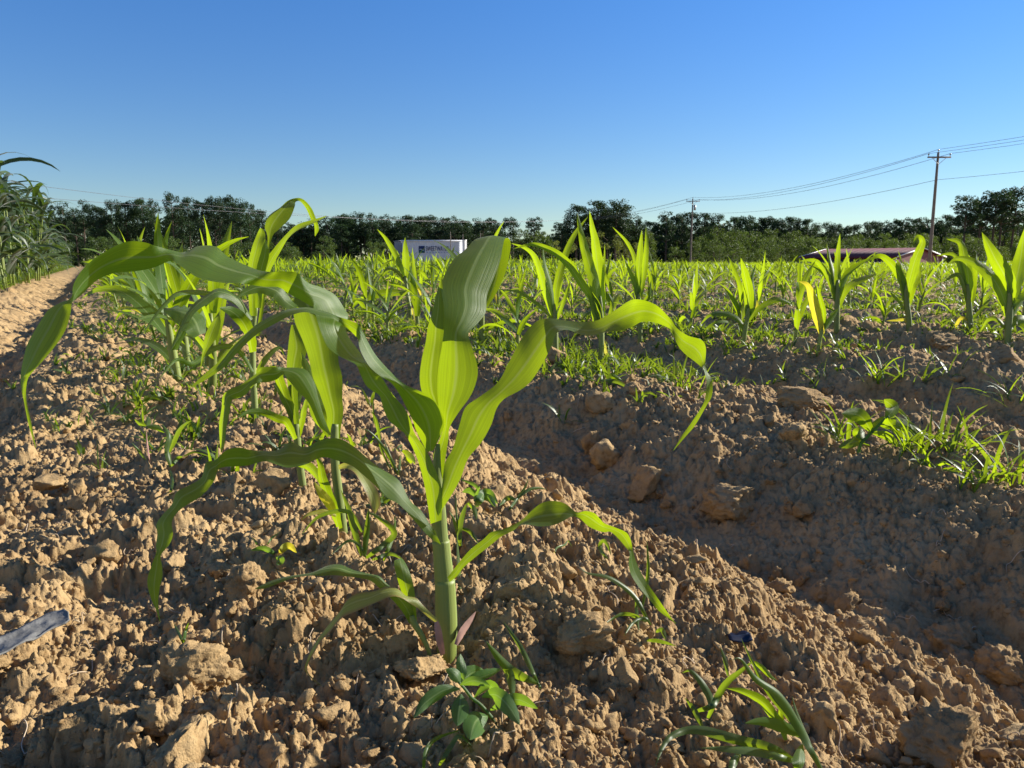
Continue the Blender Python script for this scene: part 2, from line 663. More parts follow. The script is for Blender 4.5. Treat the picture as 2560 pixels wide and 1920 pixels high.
def clod_shape(sub, rs, rough=1.0, facets=9):
    """a broken lump: a ball cut by random planes, then roughened"""
    V, F = ICO[sub]
    V = V.copy()
    nrm = rs.normal(size=(facets, 3))
    nrm /= np.linalg.norm(nrm, axis=1)[:, None]
    dd = rs.uniform(.42, .85, facets)
    for k in range(facets):
        over = V @ nrm[k] - dd[k]
        V = V - np.clip(over, 0, None)[:, None] * nrm[k] * .96
    off = rs.uniform(0, 100, 3)
    d = .34 * vnoise3(V * 1.6 + off, 7)
    for f, a in ((3.1, .26), (6.3, .17)) + (((12.5, .14), (25, .10)) if sub >= 4 else ((11, .10),)) + (((50, .06),) if sub >= 5 else ()):
        W = V * f + off + .4 * vnoise3(V * f * .6 + off, 3)[:, None]
        d += a * (np.abs(2 * vnoise3(W, 7)) - .35)
    V = V * (1 + rough * d)[:, None]
    V *= rs.uniform(.7, 1.25, 3) * np.array([1.1, 1.1, .78])
    return V, F


def rot_rand(rs, tilt=.5):
    a, b, c = rs.uniform(0, 2 * pi), rs.uniform(-tilt, tilt), rs.uniform(-tilt, tilt)
    return np.array((Matrix.Rotation(a, 3, 'Z') @ Matrix.Rotation(b, 3, 'X') @ Matrix.Rotation(c, 3, 'Y')))


def build_crumbs():
    rs = RS(5)
    acc = Acc()
    shapes = {s: [clod_shape(s, rs, 1.2) for _ in range(16)] for s in (1, 2, 3, 4)}
    for n, sub, r0, r1, dmax in ((30000, 1, .0010, .0028, 3.0), (6500, 2, .0024, .0062, 5.0), (420, 3, .006, .014, 9.0), (330, 4, .009, .021, 9.0)):
        u = rs.uniform(0, 1, n)
        r = .33 * (dmax / .33) ** (u ** .9)
        a = rs.uniform(radians(-40), radians(40), n)
        x, y = r * np.sin(a), r * np.cos(a)
        sz = r0 * (r1 / r0) ** rs.uniform(0, 1, n) * (1 + .18 * r)
        tt = x * ROW_N[0] + y * ROW_N[1]
        if sub == 4:
            tt = np.where((tt > .55) & (tt < 3.4), .2, .9)
        keep = rs.uniform(0, 1, n) < (.35 + .65 * (1 - np.exp(-((tt - .90) / .14) ** 2)))
        x, y, sz = x[keep], y[keep], sz[keep]
        z = height(x, y)
        for i in range(len(x)):
            V, F = shapes[sub][rs.randint(14)]
            W = (V * sz[i]) @ rot_rand(rs, 1.2).T + (x[i], y[i], z[i] + sz[i] * rs.uniform(-.45, .3))
            acc.add(W, F3=F)
    o = obj('soil_crumbs', acc.mesh('soil_crumbs', [M_SOIL], False))
    tag(o, 'loose crumbs of dry brown clay scattered over the soil', 'soil', kind='stuff')


build_crumbs()

# the lumps one can single out: frame position, width px, height ratio, label
CLODS = [
    (612, 1462, 105, 1.1, 'pale flat-topped clay slab beside the tip of the low green leaf'),
    (116, 1206, 92, .45, 'long flat pale clod lying near the hanging tip of the arching leaf'),
    (255, 1392, 84, .9, 'round clod standing above the small grey plastic strip'),
    (481, 1662, 165, .85, 'big crumbly clod below the two-bladed grass sprout'),
    (290, 1808, 135, .8, 'dark shaded clod in the lower part of the picture, left of another shaded clod'),
    (398, 1792, 130, .95, 'dark shaded clod right beside another shaded clod, topped with crumbs'),
    (1047, 1676, 150, .5, 'flat slab of clay lying just in front of the main stalk'),
    (1000, 1612, 95, .9, 'smooth rounded clod left of the main stalk base'),
    (1822, 1264, 145, .62, 'large dark clod lying alone in the furrow'),
    (1612, 1212, 95, 1.0, 'block-shaped clod with an orange face on the furrow edge'),
    (1465, 1592, 150, .8, 'bulky rough clod right of the main stalk, below the low right leaf'),
    (1300, 1490, 120, .8, 'rough mound-like clod between the main stalk and the low right leaf'),
    (2378, 1600, 150, .7, 'large clod with a lit top on the right side of the ridge'),
    (2490, 1675, 150, .85, 'tall clod at the right frame edge beside the furrow'),
    (2360, 1840, 210, .8, 'biggest clod in the bottom right corner'),
    (1515, 1138, 90, .95, 'reddish clod with a broken orange face in the shaded furrow'),
    (1478, 1115, 55, 1.5, 'narrow upright clod in the shaded furrow'),
    (1500, 1000, 75, .8, 'clod on the shaded slope with a lit spot on its side'),
    (1395, 890, 70, .9, 'brown clod beside the withered base leaf of the spear-topped plant'),
    (1990, 1090, 80, .85, 'round clod on the slope left of the weed patch'),
    (2522, 893, 90, .8, 'large clod at the foot of the tall plant on the right'),
    (2365, 862, 110, .45, 'low flat clod in front of the right-hand corn plants'),
    (1226, 803, 52, .9, 'dark slab with a lit right edge behind the broad upright leaf'),
    (1267, 845, 55, .75, 'square clod among grass below the dark slab'),
    (2010, 1000, 130, .55, 'cracked flat clod with a bright face beside the weed patch'),
    (680, 1202, 95, .75, 'orange-brown clod under the low arching leaf'),
    (1425, 1555, 80, .9, 'small lumpy clod beside the grass by the low right leaf'),
    (2015, 1270, 60, .8, 'small clod sitting on the furrow slope below the weed patch'),
]


def build_clods():
    rs = RS(77)
    for i, (px, py, w, hr, lab) in enumerate(CLODS):
        g = ground_at(px, py + w * hr * .32)
        d = (g - C0) @ FW
        r = w / 2 / FPX * d
        V, F = clod_shape(5 if w > 100 else 4, rs, .85, 10)
        ext = V.max(0) - V.min(0)
        V = (V - (V.max(0) + V.min(0)) / 2) / ext * 2
        V = V * np.array([1, .85, hr]) * r
        V = V @ np.array(Matrix.Rotation(rs.uniform(-.5, .5), 3, 'Z')).T
        z0 = hz(g[0], g[1], 1)
        me = mesh_np('soil_clod', V, F, None, True, [M_SOIL])
        o = obj('soil_clod', me, None, (g[0], g[1] + r * .2, z0 + r * hr * .45))
        tag(o, lab, 'soil clod', 'clods of dry clay on the ridges')


build_clods()


def build_roots():
    rs = RS(9)
    acc = Acc()
    for i in range(230):
        r = .4 * (4 / .4) ** rs.uniform(0, 1)
        a = radians(rs.uniform(-38, 38))
        x, y = r * sin(a), r * cos(a)
        n = 7
        th = rs.uniform(0, 2 * pi)
        P = []
        for k in range(n):
            P.append((x, y, 0))
            th += rs.normal(0, .6)
            st = rs.uniform(.003, .009)
            x += st * cos(th)
            y += st * sin(th)
        P = np.array(P)
        P[:, 2] = height(P[:, 0], P[:, 1]) + rs.uniform(.001, .006, n)
        tube(acc, P, np.array([.0004, .0005, .0003]) * (1 + .2 * r), 4, 3)
    o = obj('dead_roots', acc.mesh('dead_roots', [M_STRAW]))
    tag(o, 'thin dead root strands and straw bits lying on the soil', 'dead roots', kind='stuff')


build_roots()
# ------------------------------------------------------------------ leaves traced as two margins
def blade_mesh(A, B, nv=8, chan=.10, ruffle=0.0, rs=None, mat=None, name='leaf', origin=(0, 0, 0), freq=5.0):
    """A, B: (n,3) margins in space -> a channelled, slightly ruffled thin blade"""
    n = len(A)
    u = np.linspace(0, 1, nv)
    P = A[:, None] * (1 - u)[None, :, None] + B[:, None] * u[None, :, None]
    mid = (A + B) / 2
    T = np.gradient(mid, axis=0)
    W = B - A
    w = np.linalg.norm(W, axis=1)
    Nn = np.cross(T, W)
    Nn /= np.linalg.norm(Nn, axis=1)[:, None] + 1e-9
    # keep the normal from jumping where the blade twists edge-on
    for _ in range(3):
        Nn[1:-1] = (Nn[:-2] + 2 * Nn[1:-1] + Nn[2:]) / 4
    prof = (1 - np.abs(2 * u - 1) ** 1.4) - .45
    L = np.concatenate([[0], np.cumsum(np.linalg.norm(np.diff(mid, axis=0), axis=1))])
    off = -chan * w[:, None] * prof[None]
    if ruffle and rs is not None:
        ph = rs.uniform(0, 6.28, 4)
        k = freq / max(L[-1], 1e-6) * 6.28
        e = np.abs(2 * u - 1) ** 2
        wave = np.where(u[None] < .5, np.sin(k * L[:, None] + ph[0] + .7 * np.sin(k * .53 * L[:, None] + ph[2])), np.sin(k * 1.17 * L[:, None] + ph[1] + .8 * np.sin(k * .41 * L[:, None] + ph[3])))
        off = off + ruffle * w[:, None] * e[None] * wave
    P = P + Nn[:, None] * off[..., None]
    uv = np.stack(np.broadcast_arrays(u[None], L[:, None]), -1).reshape(-1, 2)
    return mesh_np(name, P.reshape(-1, 3) - np.asarray(origin), grid_faces(n, nv), uv, True, [mat] if mat else None)


def traced(parent, st, d0, ref, mat, rs, name='leaf', chan=.1, ruffle=.0, n=5, label=None, nv=9):
    """st rows: xa, ya, xb, yb, distance (for ref), centimetres by which margin b lies farther than a"""
    st = np.array(st, float)
    S = crom(st, n)
    A, B = [], []
    for xa, ya, xb, yb, d, cm in S:
        d = d0 + d - ref
        A.append(at(xa, ya, d - cm * .005))
        B.append(at(xb, yb, d + cm * .005))
    A, B = np.array(A), np.array(B)
    me = blade_mesh(A, B, nv, chan, ruffle, rs, mat, name, parent.location)
    o = obj(name, me, parent)
    if label:
        o['label'] = label
    return o


def path(parent, pts, w, d0, mat, rs, name='leaf', dd=(0, 0), cm=None, chan=.12, ruffle=.04, base=.55, n=6, label=None, peak=.4, low=False):
    """a blade along frame points pts, greatest width w px; dd = depth change (m) from base to tip"""
    pts = np.array(pts, float)
    if len(pts) == 2:
        pts = np.array([pts[0], (pts[0] + pts[1]) / 2, pts[1]])
    S = crom(pts, n)
    m = len(S)
    T = np.gradient(S, axis=0)
    T /= np.linalg.norm(T, axis=1)[:, None] + 1e-9
    Q = np.stack([-T[:, 1], T[:, 0]], 1)
    L = np.concatenate([[0], np.cumsum(np.linalg.norm(np.diff(S, axis=0), axis=1))])
    s = L / L[-1]
    pr = np.where(s < peak, base + (1 - base) * np.sin(np.clip(s / peak, 0, 1) * pi / 2), np.cos(np.clip((s - peak) / (1 - peak), 0, 1) * pi / 2) ** .8)
    hw = w / 2 * np.clip(pr, .02, 1)
    dep = d0 + dd[0] + (dd[1] - dd[0]) * s ** 1.3
    if low:
        for i in range(m):
            lim = (ground_at(S[i, 0], S[i, 1], .016) - C0) @ FW
            if s[i] > .12:
                dep[i] = min(dep[i], lim)
        for _ in range(3):
            dep[1:-1] = np.minimum(dep[1:-1], (dep[:-2] + dep[1:-1] + dep[2:]) / 3)
    tilt = (rs.uniform(-.9, .9) if cm is None else cm) + .5 * np.sin(s * rs.uniform(2, 5) + rs.uniform(0, 6))
    A, B = [], []
    for i in range(m):
        e = tilt[i] * hw[i] / FPX * d0
        A.append(at(S[i, 0] - Q[i, 0] * hw[i], S[i, 1] - Q[i, 1] * hw[i], dep[i] - e))
        B.append(at(S[i, 0] + Q[i, 0] * hw[i], S[i, 1] + Q[i, 1] * hw[i], dep[i] + e))
    me = blade_mesh(np.array(A), np.array(B), 7 if w > 10 else 5, chan, ruffle, rs, mat, name, parent.location)
    o = obj(name, me, parent)
    if label:
        o['label'] = label
    return o


def stalk_px(parent, pts, d0, mat=None, name='stalk', nc=14):
    """pts rows: px, py, half width px"""
    S = crom(np.array(pts, float), 5)
    P = np.array([at(a, b, d0) for a, b, _ in S])
    acc = Acc()
    tube(acc, P, S[:, 2] * d0 / FPX, nc)
    me = acc.mesh(name, [mat or M_STALK])
    me.transform(Matrix.Translation(-Vector(parent.location)))
    return obj(name, me, parent)


def plant_root(px, py, label, name='corn_plant', cat='corn plant', group='young corn plants in the field', sink=.0):
    g = ground_at(px, py)
    d = (g - C0) @ FW
    e = empty(name, g)
    tag(e, label, cat, group)
    return e, d


rs = RS(101)
# ---- the main plant in front
main, D0 = plant_root(1117, 1632, 'largest corn plant in the foreground with a thick stalk and wide arching leaves')
print('main plant', main.location[:], D0)
stalk_px(main, [(1116, 1665, 20), (1117, 1640, 23), (1116, 1560, 26), (1113, 1480, 25), (1106, 1400, 22), (1100, 1340, 20), (1096, 1280, 19), (1093, 1220, 16), (1093, 1150, 10), (1095, 1110, 5)], D0)
stalk_px(main, [(1117, 1648, 22), (1117, 1630, 24.5), (1116, 1560, 27.2), (1114, 1500, 26.6), (1112, 1450, 25.4)], D0, name='sheath')
stalk_px(main, [(1112, 1470, 24.5), (1109, 1430, 24.2), (1105, 1385, 22.6), (1102, 1352, 22.0)], D0, name='sheath')
BIG = [
    (1076, 1310, 1104, 1300, .668, -.2), (1062, 1220, 1104, 1222, .668, -.2), (1047, 1160, 1084, 1166, .668, -.3), (1032, 1122, 1066, 1128, .67, -.4), (1012, 1086, 1050, 1104, .672, -.6),
    (997, 1073, 1034, 1080, .675, -.8), (972, 1052, 1026, 1053, .675, -.9), (958, 1024, 1010, 1021, .675, -.9), (948, 990, 985, 992, .675, -.8),
    (932, 979, 968, 967, .675, -.6), (914, 963, 956, 947, .676, -.4), (900, 934, 943, 932, .678, 0), (889, 910, 927, 912, .68, .8), (848, 888, 911, 897, .685, 1.4),
    (821, 866, 900, 877, .688, 2.0), (806, 835, 875, 844, .69, 2.2), (797, 808, 866, 818, .69, 2.4), (792, 790, 877, 799, .69, 2.6), (786, 775, 861, 767, .69, 2.8),
    (786, 768, 839, 736, .688, 2.4), (786, 767, 803, 717, .682, 1.2), (784, 766, 776, 709, .677, .2), (772, 762, 760, 697, .673, -.6), (757, 754, 748, 685, .67, -.8), (722, 735, 732, 680, .668, -.8),
    (697, 719, 712, 679, .665, -.8), (665, 718, 692, 680, .662, -.6), (630, 713, 680, 680, .66, .2), (602, 706, 650, 674, .657, 2.2), (560, 704, 615, 660, .655, 3.0),
    (520, 698, 570, 638, .652, 3.2), (490, 688, 540, 613, .65, 3.2), (465, 672, 495, 612, .648, 2.8), (446, 659, 460, 628, .645, 2.0), (432, 651, 432, 625, .642, 1.0), (417, 655, 405, 619, .64, -.2), (390, 668, 385, 614, .637, -1.0),
    (360, 676, 362, 607, .634, -1.2), (320, 681, 325, 604, .63, -1.2), (289, 683, 289, 616, .626, -1.2), (249, 698, 240, 645, .622, -1.2), (220, 722, 205, 677, .618, -.9), (200, 741, 184, 712, .615, -.6),
    (184, 752, 178, 744, .613, 0), (178, 761, 150, 756, .612, .5), (174, 785, 118, 775, .61, .6), (162, 823, 88, 820, .606, .6), (139, 860, 66, 860, .603, .6), (104, 903, 55, 905, .6, .5),
    (74, 938, 51, 938, .6, .3), (66, 961, 52, 968, .6, .2), (66, 1000, 59, 1000, .6, 0), (78, 1057, 71, 1060, .6, 0), (90, 1118, 89, 1120, .6, 0)]
traced(main, BIG, D0, .69, M_CORN, rs, chan=.07, label='longest leaf, arching far to the left with a thin hanging tip')
NARROW = [
    (1068, 1130, 1084, 1126, .69, 0), (1041, 1080, 1109, 1068, .688, -.5), (1030, 1050, 1104, 1035, .685, -.8), (1012, 1014, 1084, 1001, .682, -.8), (997, 985, 1055, 981, .678, -.5),
    (978, 957, 1023, 966, .675, .6), (952, 939, 1000, 949, .672, 1.6), (927, 917, 968, 918, .669, 1.8), (909, 890, 941, 887, .666, 1.7), (899, 866, 923, 858, .664, 1.2),
    (896, 849, 908, 830, .663, .4), (888, 840, 895, 811, .662, -.4), (876, 828, 876, 802, .661, -.4), (859, 813, 856, 795, .66, 0), (842, 802, 843, 790, .659, .4), (826, 793, 828, 783, .657, .8),
    (794, 786, 800, 774, .653, 1.2), (763, 779, 767, 767, .65, 1.2), (730, 786, 721, 772, .647, 1.2), (694, 804, 685, 785, .643, 1.2), (640, 836, 638, 812, .639, 1.0),
    (595, 879, 585, 860, .635, .6), (563, 915, 554, 896, .632, .5), (521, 945, 520, 927, .63, .3), (479, 969, 477, 966, .628, 0)]
traced(main, NARROW, D0, .69, M_CORN, rs, chan=.07)
CENTRE = [
    (1098, 1212, 1105, 1211, .688, 0), (1082, 1145, 1112, 1152, .69, -.4), (1098, 1100, 1120, 1101, .692, -.4), (1107, 1068, 1124, 1068, .692, -.4), (1097, 1030, 1145, 1032, .692, -.7), (1092, 985, 1178, 984, .694, -.9), (1092, 940, 1193, 936, .696, -1.0),
    (1097, 900, 1189, 900, .698, -.9), (1104, 863, 1177, 860, .70, -.5), (1109, 830, 1172, 832, .703, .2), (1112, 792, 1196, 806, .71, 1.2), (1110, 755, 1216, 778, .718, 1.6), (1104, 715, 1219, 737, .728, 1.6),
    (1113, 683, 1236, 692, .738, 1.6), (1135, 645, 1251, 650, .752, 1.5), (1164, 620, 1257, 615, .768, 1.3), (1186, 597, 1262, 595, .785, 1.0), (1200, 597, 1271, 594, .797, .8), (1216, 640, 1276, 617, .803, .5),
    (1222, 690, 1264, 678, .806, .4), (1214, 735, 1240, 734, .806, .3), (1206, 770, 1215, 772, .804, 0)]
traced(main, CENTRE, D0, .69, M_CORN, rs, chan=.09, label='broad upright leaf folded over at the top')
WHORL = [
    (1088, 1080, 1104, 1080, .71, 0), (1073, 1012, 1108, 1010, .712, -.3), (1054, 981, 1108, 978, .713, -.6), (1048, 940, 1108, 935, .714, -.7), (1054, 892, 1112, 890, .715, -.7), (1063, 855, 1114, 850, .717, -.6),
    (1069, 815, 1114, 812, .718, -.6), (1080, 780, 1112, 775, .719, -.5), (1088, 745, 1108, 738, .72, -.3), (1099, 705, 1106, 700, .722, 0), (1112, 665, 1114, 664, .723, 0), (1118, 641, 1119, 640, .725, 0)]
traced(main, WHORL, D0, .69, M_CORN, rs, chan=.1)
RIGHT = [
    (1095, 1290, 1104, 1225, .668, 0), (1127, 1241, 1108, 1195, .668, .3), (1152, 1196, 1113, 1157, .67, .6), (1170, 1148, 1133, 1120, .673, .6), (1203, 1108, 1150, 1060, .676, .8), (1228, 1064, 1165, 1018, .678, .8), (1242, 1022, 1200, 992, .68, .6),
    (1262, 998, 1245, 957, .683, 1.2), (1300, 978, 1272, 910, .687, 2.0), (1328, 956, 1300, 858, .692, 2.6), (1356, 915, 1323, 824, .698, 3.0), (1379, 870, 1346, 804, .703, 3.0), (1394, 834, 1370, 798, .705, 2.6), (1420, 827, 1401, 801, .705, 2.2), (1444, 836, 1442, 806, .703, 2.0),
    (1474, 842, 1477, 806, .70, 2.2), (1503, 836, 1503, 799, .698, 2.2), (1520, 831, 1541, 776, .696, 2.0), (1547, 829, 1574, 753, .694, .6), (1580, 817, 1593, 748, .692, -.6), (1605, 804, 1617, 752, .69, -.8),
    (1637, 806, 1642, 763, .69, -.7), (1662, 815, 1662, 781, .688, -.4), (1677, 824, 1679, 801, .686, 0), (1684, 840, 1694, 822, .685, .1), (1697, 867, 1720, 839, .684, -.4), (1715, 887, 1753, 849, .683, -.5), (1736, 903, 1765, 870, .682, -.4),
    (1756, 921, 1763, 908, .68, .2), (1761, 931, 1767, 928, .68, .4), (1766, 955, 1780, 950, .68, .3), (1764, 986, 1780, 988, .678, 0), (1757, 1012, 1767, 1013, .676, -.1), (1726, 1060, 1738, 1063, .674, -.2), (1705, 1089, 1715, 1090, .673, 0), (1683, 1126, 1684, 1126, .672, 0)]
traced(main, RIGHT, D0, .69, M_CORN, rs, chan=.07, label='wavy leaf arching to the right')
LOWL = [
    (1103, 1362, 1088, 1328, .667, .2), (1072, 1341, 1076, 1312, .668, .5), (1036, 1301, 1054, 1277, .668, .8), (1000, 1262, 1025, 1250, .667, 1.0), (967, 1242, 1000, 1202, .666, 1.4), (936, 1210, 965, 1177, .664, 1.6), (910, 1187, 936, 1158, .662, 1.6), (881, 1164, 900, 1128, .66, 1.2),
    (849, 1153, 863, 1102, .658, .4), (815, 1144, 834, 1096, .655, -.3), (790, 1148, 798, 1101, .653, .4), (765, 1159, 762, 1117, .65, 1.6), (722, 1167, 728, 1103, .648, 2.2), (690, 1159, 693, 1123, .645, 2.0), (661, 1152, 649, 1126, .642, 1.2), (620, 1164, 623, 1125, .64, -.4),
    (591, 1167, 600, 1120, .638, -.6), (565, 1168, 572, 1124, .635, -.6), (549, 1172, 553, 1137, .632, -.3), (542, 1180, 538, 1150, .63, .3), (537, 1196, 513, 1157, .628, .8), (522, 1219, 503, 1192, .625, .8), (499, 1242, 475, 1211, .623, .8), (470, 1259, 441, 1229, .62, .8),
    (446, 1277, 428, 1262, .618, .6), (432, 1295, 405, 1287, .616, .5), (428, 1312, 390, 1310, .614, .5), (431, 1335, 392, 1335, .612, .5), (423, 1360, 389, 1361, .61, .3), (402, 1388, 390, 1382, .609, 0), (405, 1413, 379, 1413, .608, -.3), (406, 1440, 369, 1445, .607, -.3),
    (400, 1466, 370, 1470, .606, -.3), (396, 1498, 379, 1500, .606, -.2), (397, 1528, 391, 1527, .606, 0), (401, 1556, 400, 1557, .606, 0)]
traced(main, LOWL, D0, .69, M_CORN, rs, chan=.08, label='low leaf arching left and hanging down in twists')
LOWR = [
    (1124, 1455, 1119, 1443, .672, 0), (1143, 1440, 1134, 1424, .672, .2), (1160, 1418, 1148, 1406, .672, .2), (1190, 1392, 1175, 1375, .672, .3), (1228, 1362, 1209, 1348, .672, .3), (1253, 1342, 1228, 1331, .672, .4), (1282, 1328, 1262, 1322, .672, .6),
    (1302, 1314, 1302, 1303, .672, 1.0), (1325, 1314, 1331, 1277, .672, 1.6), (1352, 1318, 1356, 1259, .672, 1.9), (1383, 1315, 1385, 1254, .672, 1.9), (1408, 1304, 1414, 1261, .67, 1.4), (1430, 1292, 1441, 1281, .668, .4), (1450, 1296, 1464, 1277, .667, -.4), (1470, 1314, 1486, 1282, .666, -.5),
    (1492, 1325, 1501, 1297, .665, -.5), (1512, 1330, 1512, 1308, .664, -.4), (1526, 1329, 1540, 1319, .663, -.3), (1543, 1343, 1566, 1331, .662, -.3), (1561, 1364, 1577, 1350, .661, -.2), (1574, 1382, 1582, 1376, .66, .2), (1571, 1405, 1589, 1402, .66, .6),
    (1576, 1435, 1602, 1432, .66, .6), (1598, 1470, 1620, 1461, .66, .4), (1624, 1500, 1640, 1489, .66, .2), (1647, 1527, 1660, 1518, .66, -.1), (1676, 1549, 1680, 1547, .66, 0), (1690, 1560, 1690, 1559, .66, 0)]
traced(main, LOWR, D0, .69, M_CORN, rs, chan=.08, label='low leaf reaching right with its tip on the soil')
DRY = [
    (1090, 1558, 1095, 1550, .672, 0), (1070, 1543, 1075, 1530, .67, 0), (1047, 1523, 1056, 1510, .668, .2), (1025, 1508, 1040, 1494, .666, .5), (1005, 1494, 1015, 1488, .665, 1.0), (980, 1490, 994, 1469, .664, 1.2), (945, 1503, 965, 1465, .663, 1.2), (915, 1516, 935, 1476, .662, 1.2),
    (887, 1529, 895, 1481, .661, 1.2), (858, 1541, 868, 1497, .66, 1.0), (839, 1560, 848, 1528, .659, .8), (821, 1584, 822, 1558, .658, .6), (802, 1602, 794, 1596, .657, .5), (788, 1627, 775, 1627, .656, .3), (775, 1650, 765, 1653, .656, 0), (768, 1677, 762, 1676, .657, 0), (790, 1702, 788, 1705, .655, 0), (815, 1720, 815, 1721, .65, 0)]
traced(main, DRY, D0, .69, M_DRY, rs, chan=.09, label='withered yellow leaf with brown edges')
traced(main, [(1086, 1556, 1096, 1552, .671, 0), (1087, 1580, 1104, 1575, .67, 0), (1092, 1610, 1109, 1604, .67, 0), (1103, 1640, 1113, 1634, .672, 0)], D0, .69, M_HUSK, rs, name='dry_sheath', label='reddish dead sheath at the stalk base')
path(main, [(1140, 1612), (1156, 1580), (1176, 1550), (1190, 1528)], 17, D0 - .01, M_HUSK, rs, name='dry_sheath', dd=(0, .02), label='pinkish dead husk leaning right')

# ---- seedling beside it
e, d = plant_root(1073, 1640, 'two-leaved green shoot growing close to the left of the main stalk', group=None)
stalk_px(e, [(1076, 1650, 5), (1071, 1625, 5.5), (1055, 1590, 7), (1034, 1556, 8), (1030, 1540, 6)], D0 - .01)
traced(e, [(1024, 1560, 1041, 1553, .69, 0), (1004, 1527, 1027, 1512, .688, .2), (976, 1494, 1005, 1486, .686, .5), (950, 1470, 972, 1462, .684, .8), (925, 1450, 950, 1440, .682, 1.0), (895, 1443, 925, 1433, .68, 1.0),
           (868, 1440, 886, 1424, .678, 1.2), (835, 1436, 850, 1409, .675, 1.6), (804, 1438, 815, 1413, .673, 1.6), (770, 1438, 778, 1431, .67, 1.2), (735, 1444, 736, 1437, .668, .7), (700, 1456, 701, 1444, .666, .6), (665, 1470, 668, 1455, .664, .6), (638, 1473, 638, 1471, .662, 0)], D0 - .005, .69, M_CORN, rs)
traced(e, [(1027, 1556, 1042, 1553, .69, 0), (1015, 1512, 1039, 1512, .69, -.3), (999, 1468, 1034, 1468, .692, -.2), (988, 1425, 1025, 1431, .695, .2), (986, 1402, 1014, 1406, .70, .5), (992, 1398, 1006, 1396, .705, .5)], D0 - .003, .69, M_CORN, rs)

# ---- second plant of the row
e, d = plant_root(858, 1336, 'second corn plant of the main row with a broad wavy backlit yellow-green leaf')
stalk_px(e, [(860, 1350, 10), (858, 1330, 11), (848, 1250, 11.5), (838, 1165, 11), (836, 1100, 11), (838, 1060, 8)], d)
traced(e, [(834, 1115, 848, 1115, .97, 0), (818, 1072, 851, 1070, .972, -.4), (815, 1035, 857, 1027, .975, -.5), (800, 990, 854, 985, .98, -.6), (782, 948, 854, 940, .985, -.6), (775, 915, 845, 905, .99, -.5), (765, 880, 843, 870, .995, -.6),
           (752, 845, 842, 835, 1.0, -.7), (736, 805, 835, 800, 1.005, -.7), (731, 770, 815, 770, 1.01, -.6), (735, 748, 790, 745, 1.02, 0), (742, 738, 770, 733, 1.03, 1), (720, 760, 735, 745, 1.05, 1), (700, 800, 702, 798, 1.06, 0)], d, .97, M_CORN, rs, chan=.12, ruffle=.02)
traced(e, [(818, 1094, 827, 1086, .96, 0), (797, 1063, 813, 1050, .958, .3), (772, 1007, 798, 1000, .955, .6), (745, 978, 786, 955, .952, 1.0), (722, 950, 762, 922, .95, 1.2), (708, 936, 711, 918, .947, .8), (690, 950, 690, 918, .944, -.4), (668, 956, 655, 918, .94, -.4),
           (640, 958, 640, 933, .936, .8), (612, 988, 600, 962, .933, .2), (590, 997, 572, 974, .93, -.4), (579, 1002, 556, 990, .928, .4), (573, 1030, 553, 1020, .926, .6), (565, 1070, 547, 1060, .924, .5), (561, 1110, 549, 1105, .922, .3), (554, 1130, 552, 1131, .92, 0)], d, .97, M_CORN, rs, chan=.1)
traced(e, [(846, 1174, 846, 1162, .965, 0), (866, 1172, 872, 1155, .96, .6), (885, 1182, 900, 1165, .955, 1), (900, 1205, 927, 1200, .95, .9), (915, 1235, 946, 1232, .948, .6), (925, 1262, 951, 1262, .946, .3), (935, 1285, 940, 1283, .945, 0)], d, .97, M_DRY, rs)
path(e, [(848, 1322), (838, 1285), (824, 1250), (806, 1195), (800, 1160), (783, 1128)], 26, d - .01, M_CORN, rs, dd=(0, -.03))
path(e, [(838, 1285), (822, 1258), (800, 1228), (786, 1205)], 24, d - .015, M_YEL, rs, dd=(0, -.03))
path(e, [(840, 1290), (815, 1278), (790, 1281), (768, 1287), (753, 1301)], 12, d - .02, M_YEL, rs, dd=(0, -.02))
path(e, [(838, 1090), (800, 1040), (786, 985), (770, 930), (752, 880)], 42, d + .02, M_CORN, rs, dd=(0, .03))
path(e, [(740, 772), (715, 755), (690, 728), (650, 718), (612, 731), (590, 745)], 34, d + .03, M_CORN, rs, dd=(0, -.04), cm=.3)

# ---- third plant
e, d = plant_root(758, 1224, 'third corn plant of the main row, partly hidden behind the second one')
stalk_px(e, [(759, 1235, 8), (757, 1215, 9), (748, 1150, 9), (742, 1090, 9), (736, 1030, 8), (734, 960, 4)], d)
traced(e, [(735, 1060, 748, 1060, 1.16, 0), (722, 985, 744, 985, 1.162, -.3), (717, 950, 746, 945, 1.165, -.5), (716, 905, 758, 903, 1.17, -.6), (719, 870, 767, 868, 1.175, -.5), (723, 838, 753, 842, 1.18, -.3), (728, 812, 738, 812, 1.185, 0)], d, 1.166, M_CORN, rs)
path(e, [(742, 1090), (731, 1035), (712, 992), (697, 948), (686, 925), (662, 935), (640, 970)], 26, d, M_CORN, rs, dd=(0, -.03))
path(e, [(746, 1095), (755, 1050), (762, 1015), (772, 990), (790, 985)], 14, d, M_CORN, rs, dd=(0, .03))
path(e, [(738, 1098), (716, 1056), (692, 1046), (656, 1030), (620, 1030), (592, 1046)], 20, d - .01, M_CORN, rs, dd=(0, -.05))
path(e, [(745, 1160), (772, 1166), (794, 1190), (802, 1214)], 22, d - .015, M_CORN, rs, dd=(0, -.03))
path(e, [(736, 1050), (755, 960), (790, 900)], 16, d + .01, M_CORN, rs, dd=(0, .04))

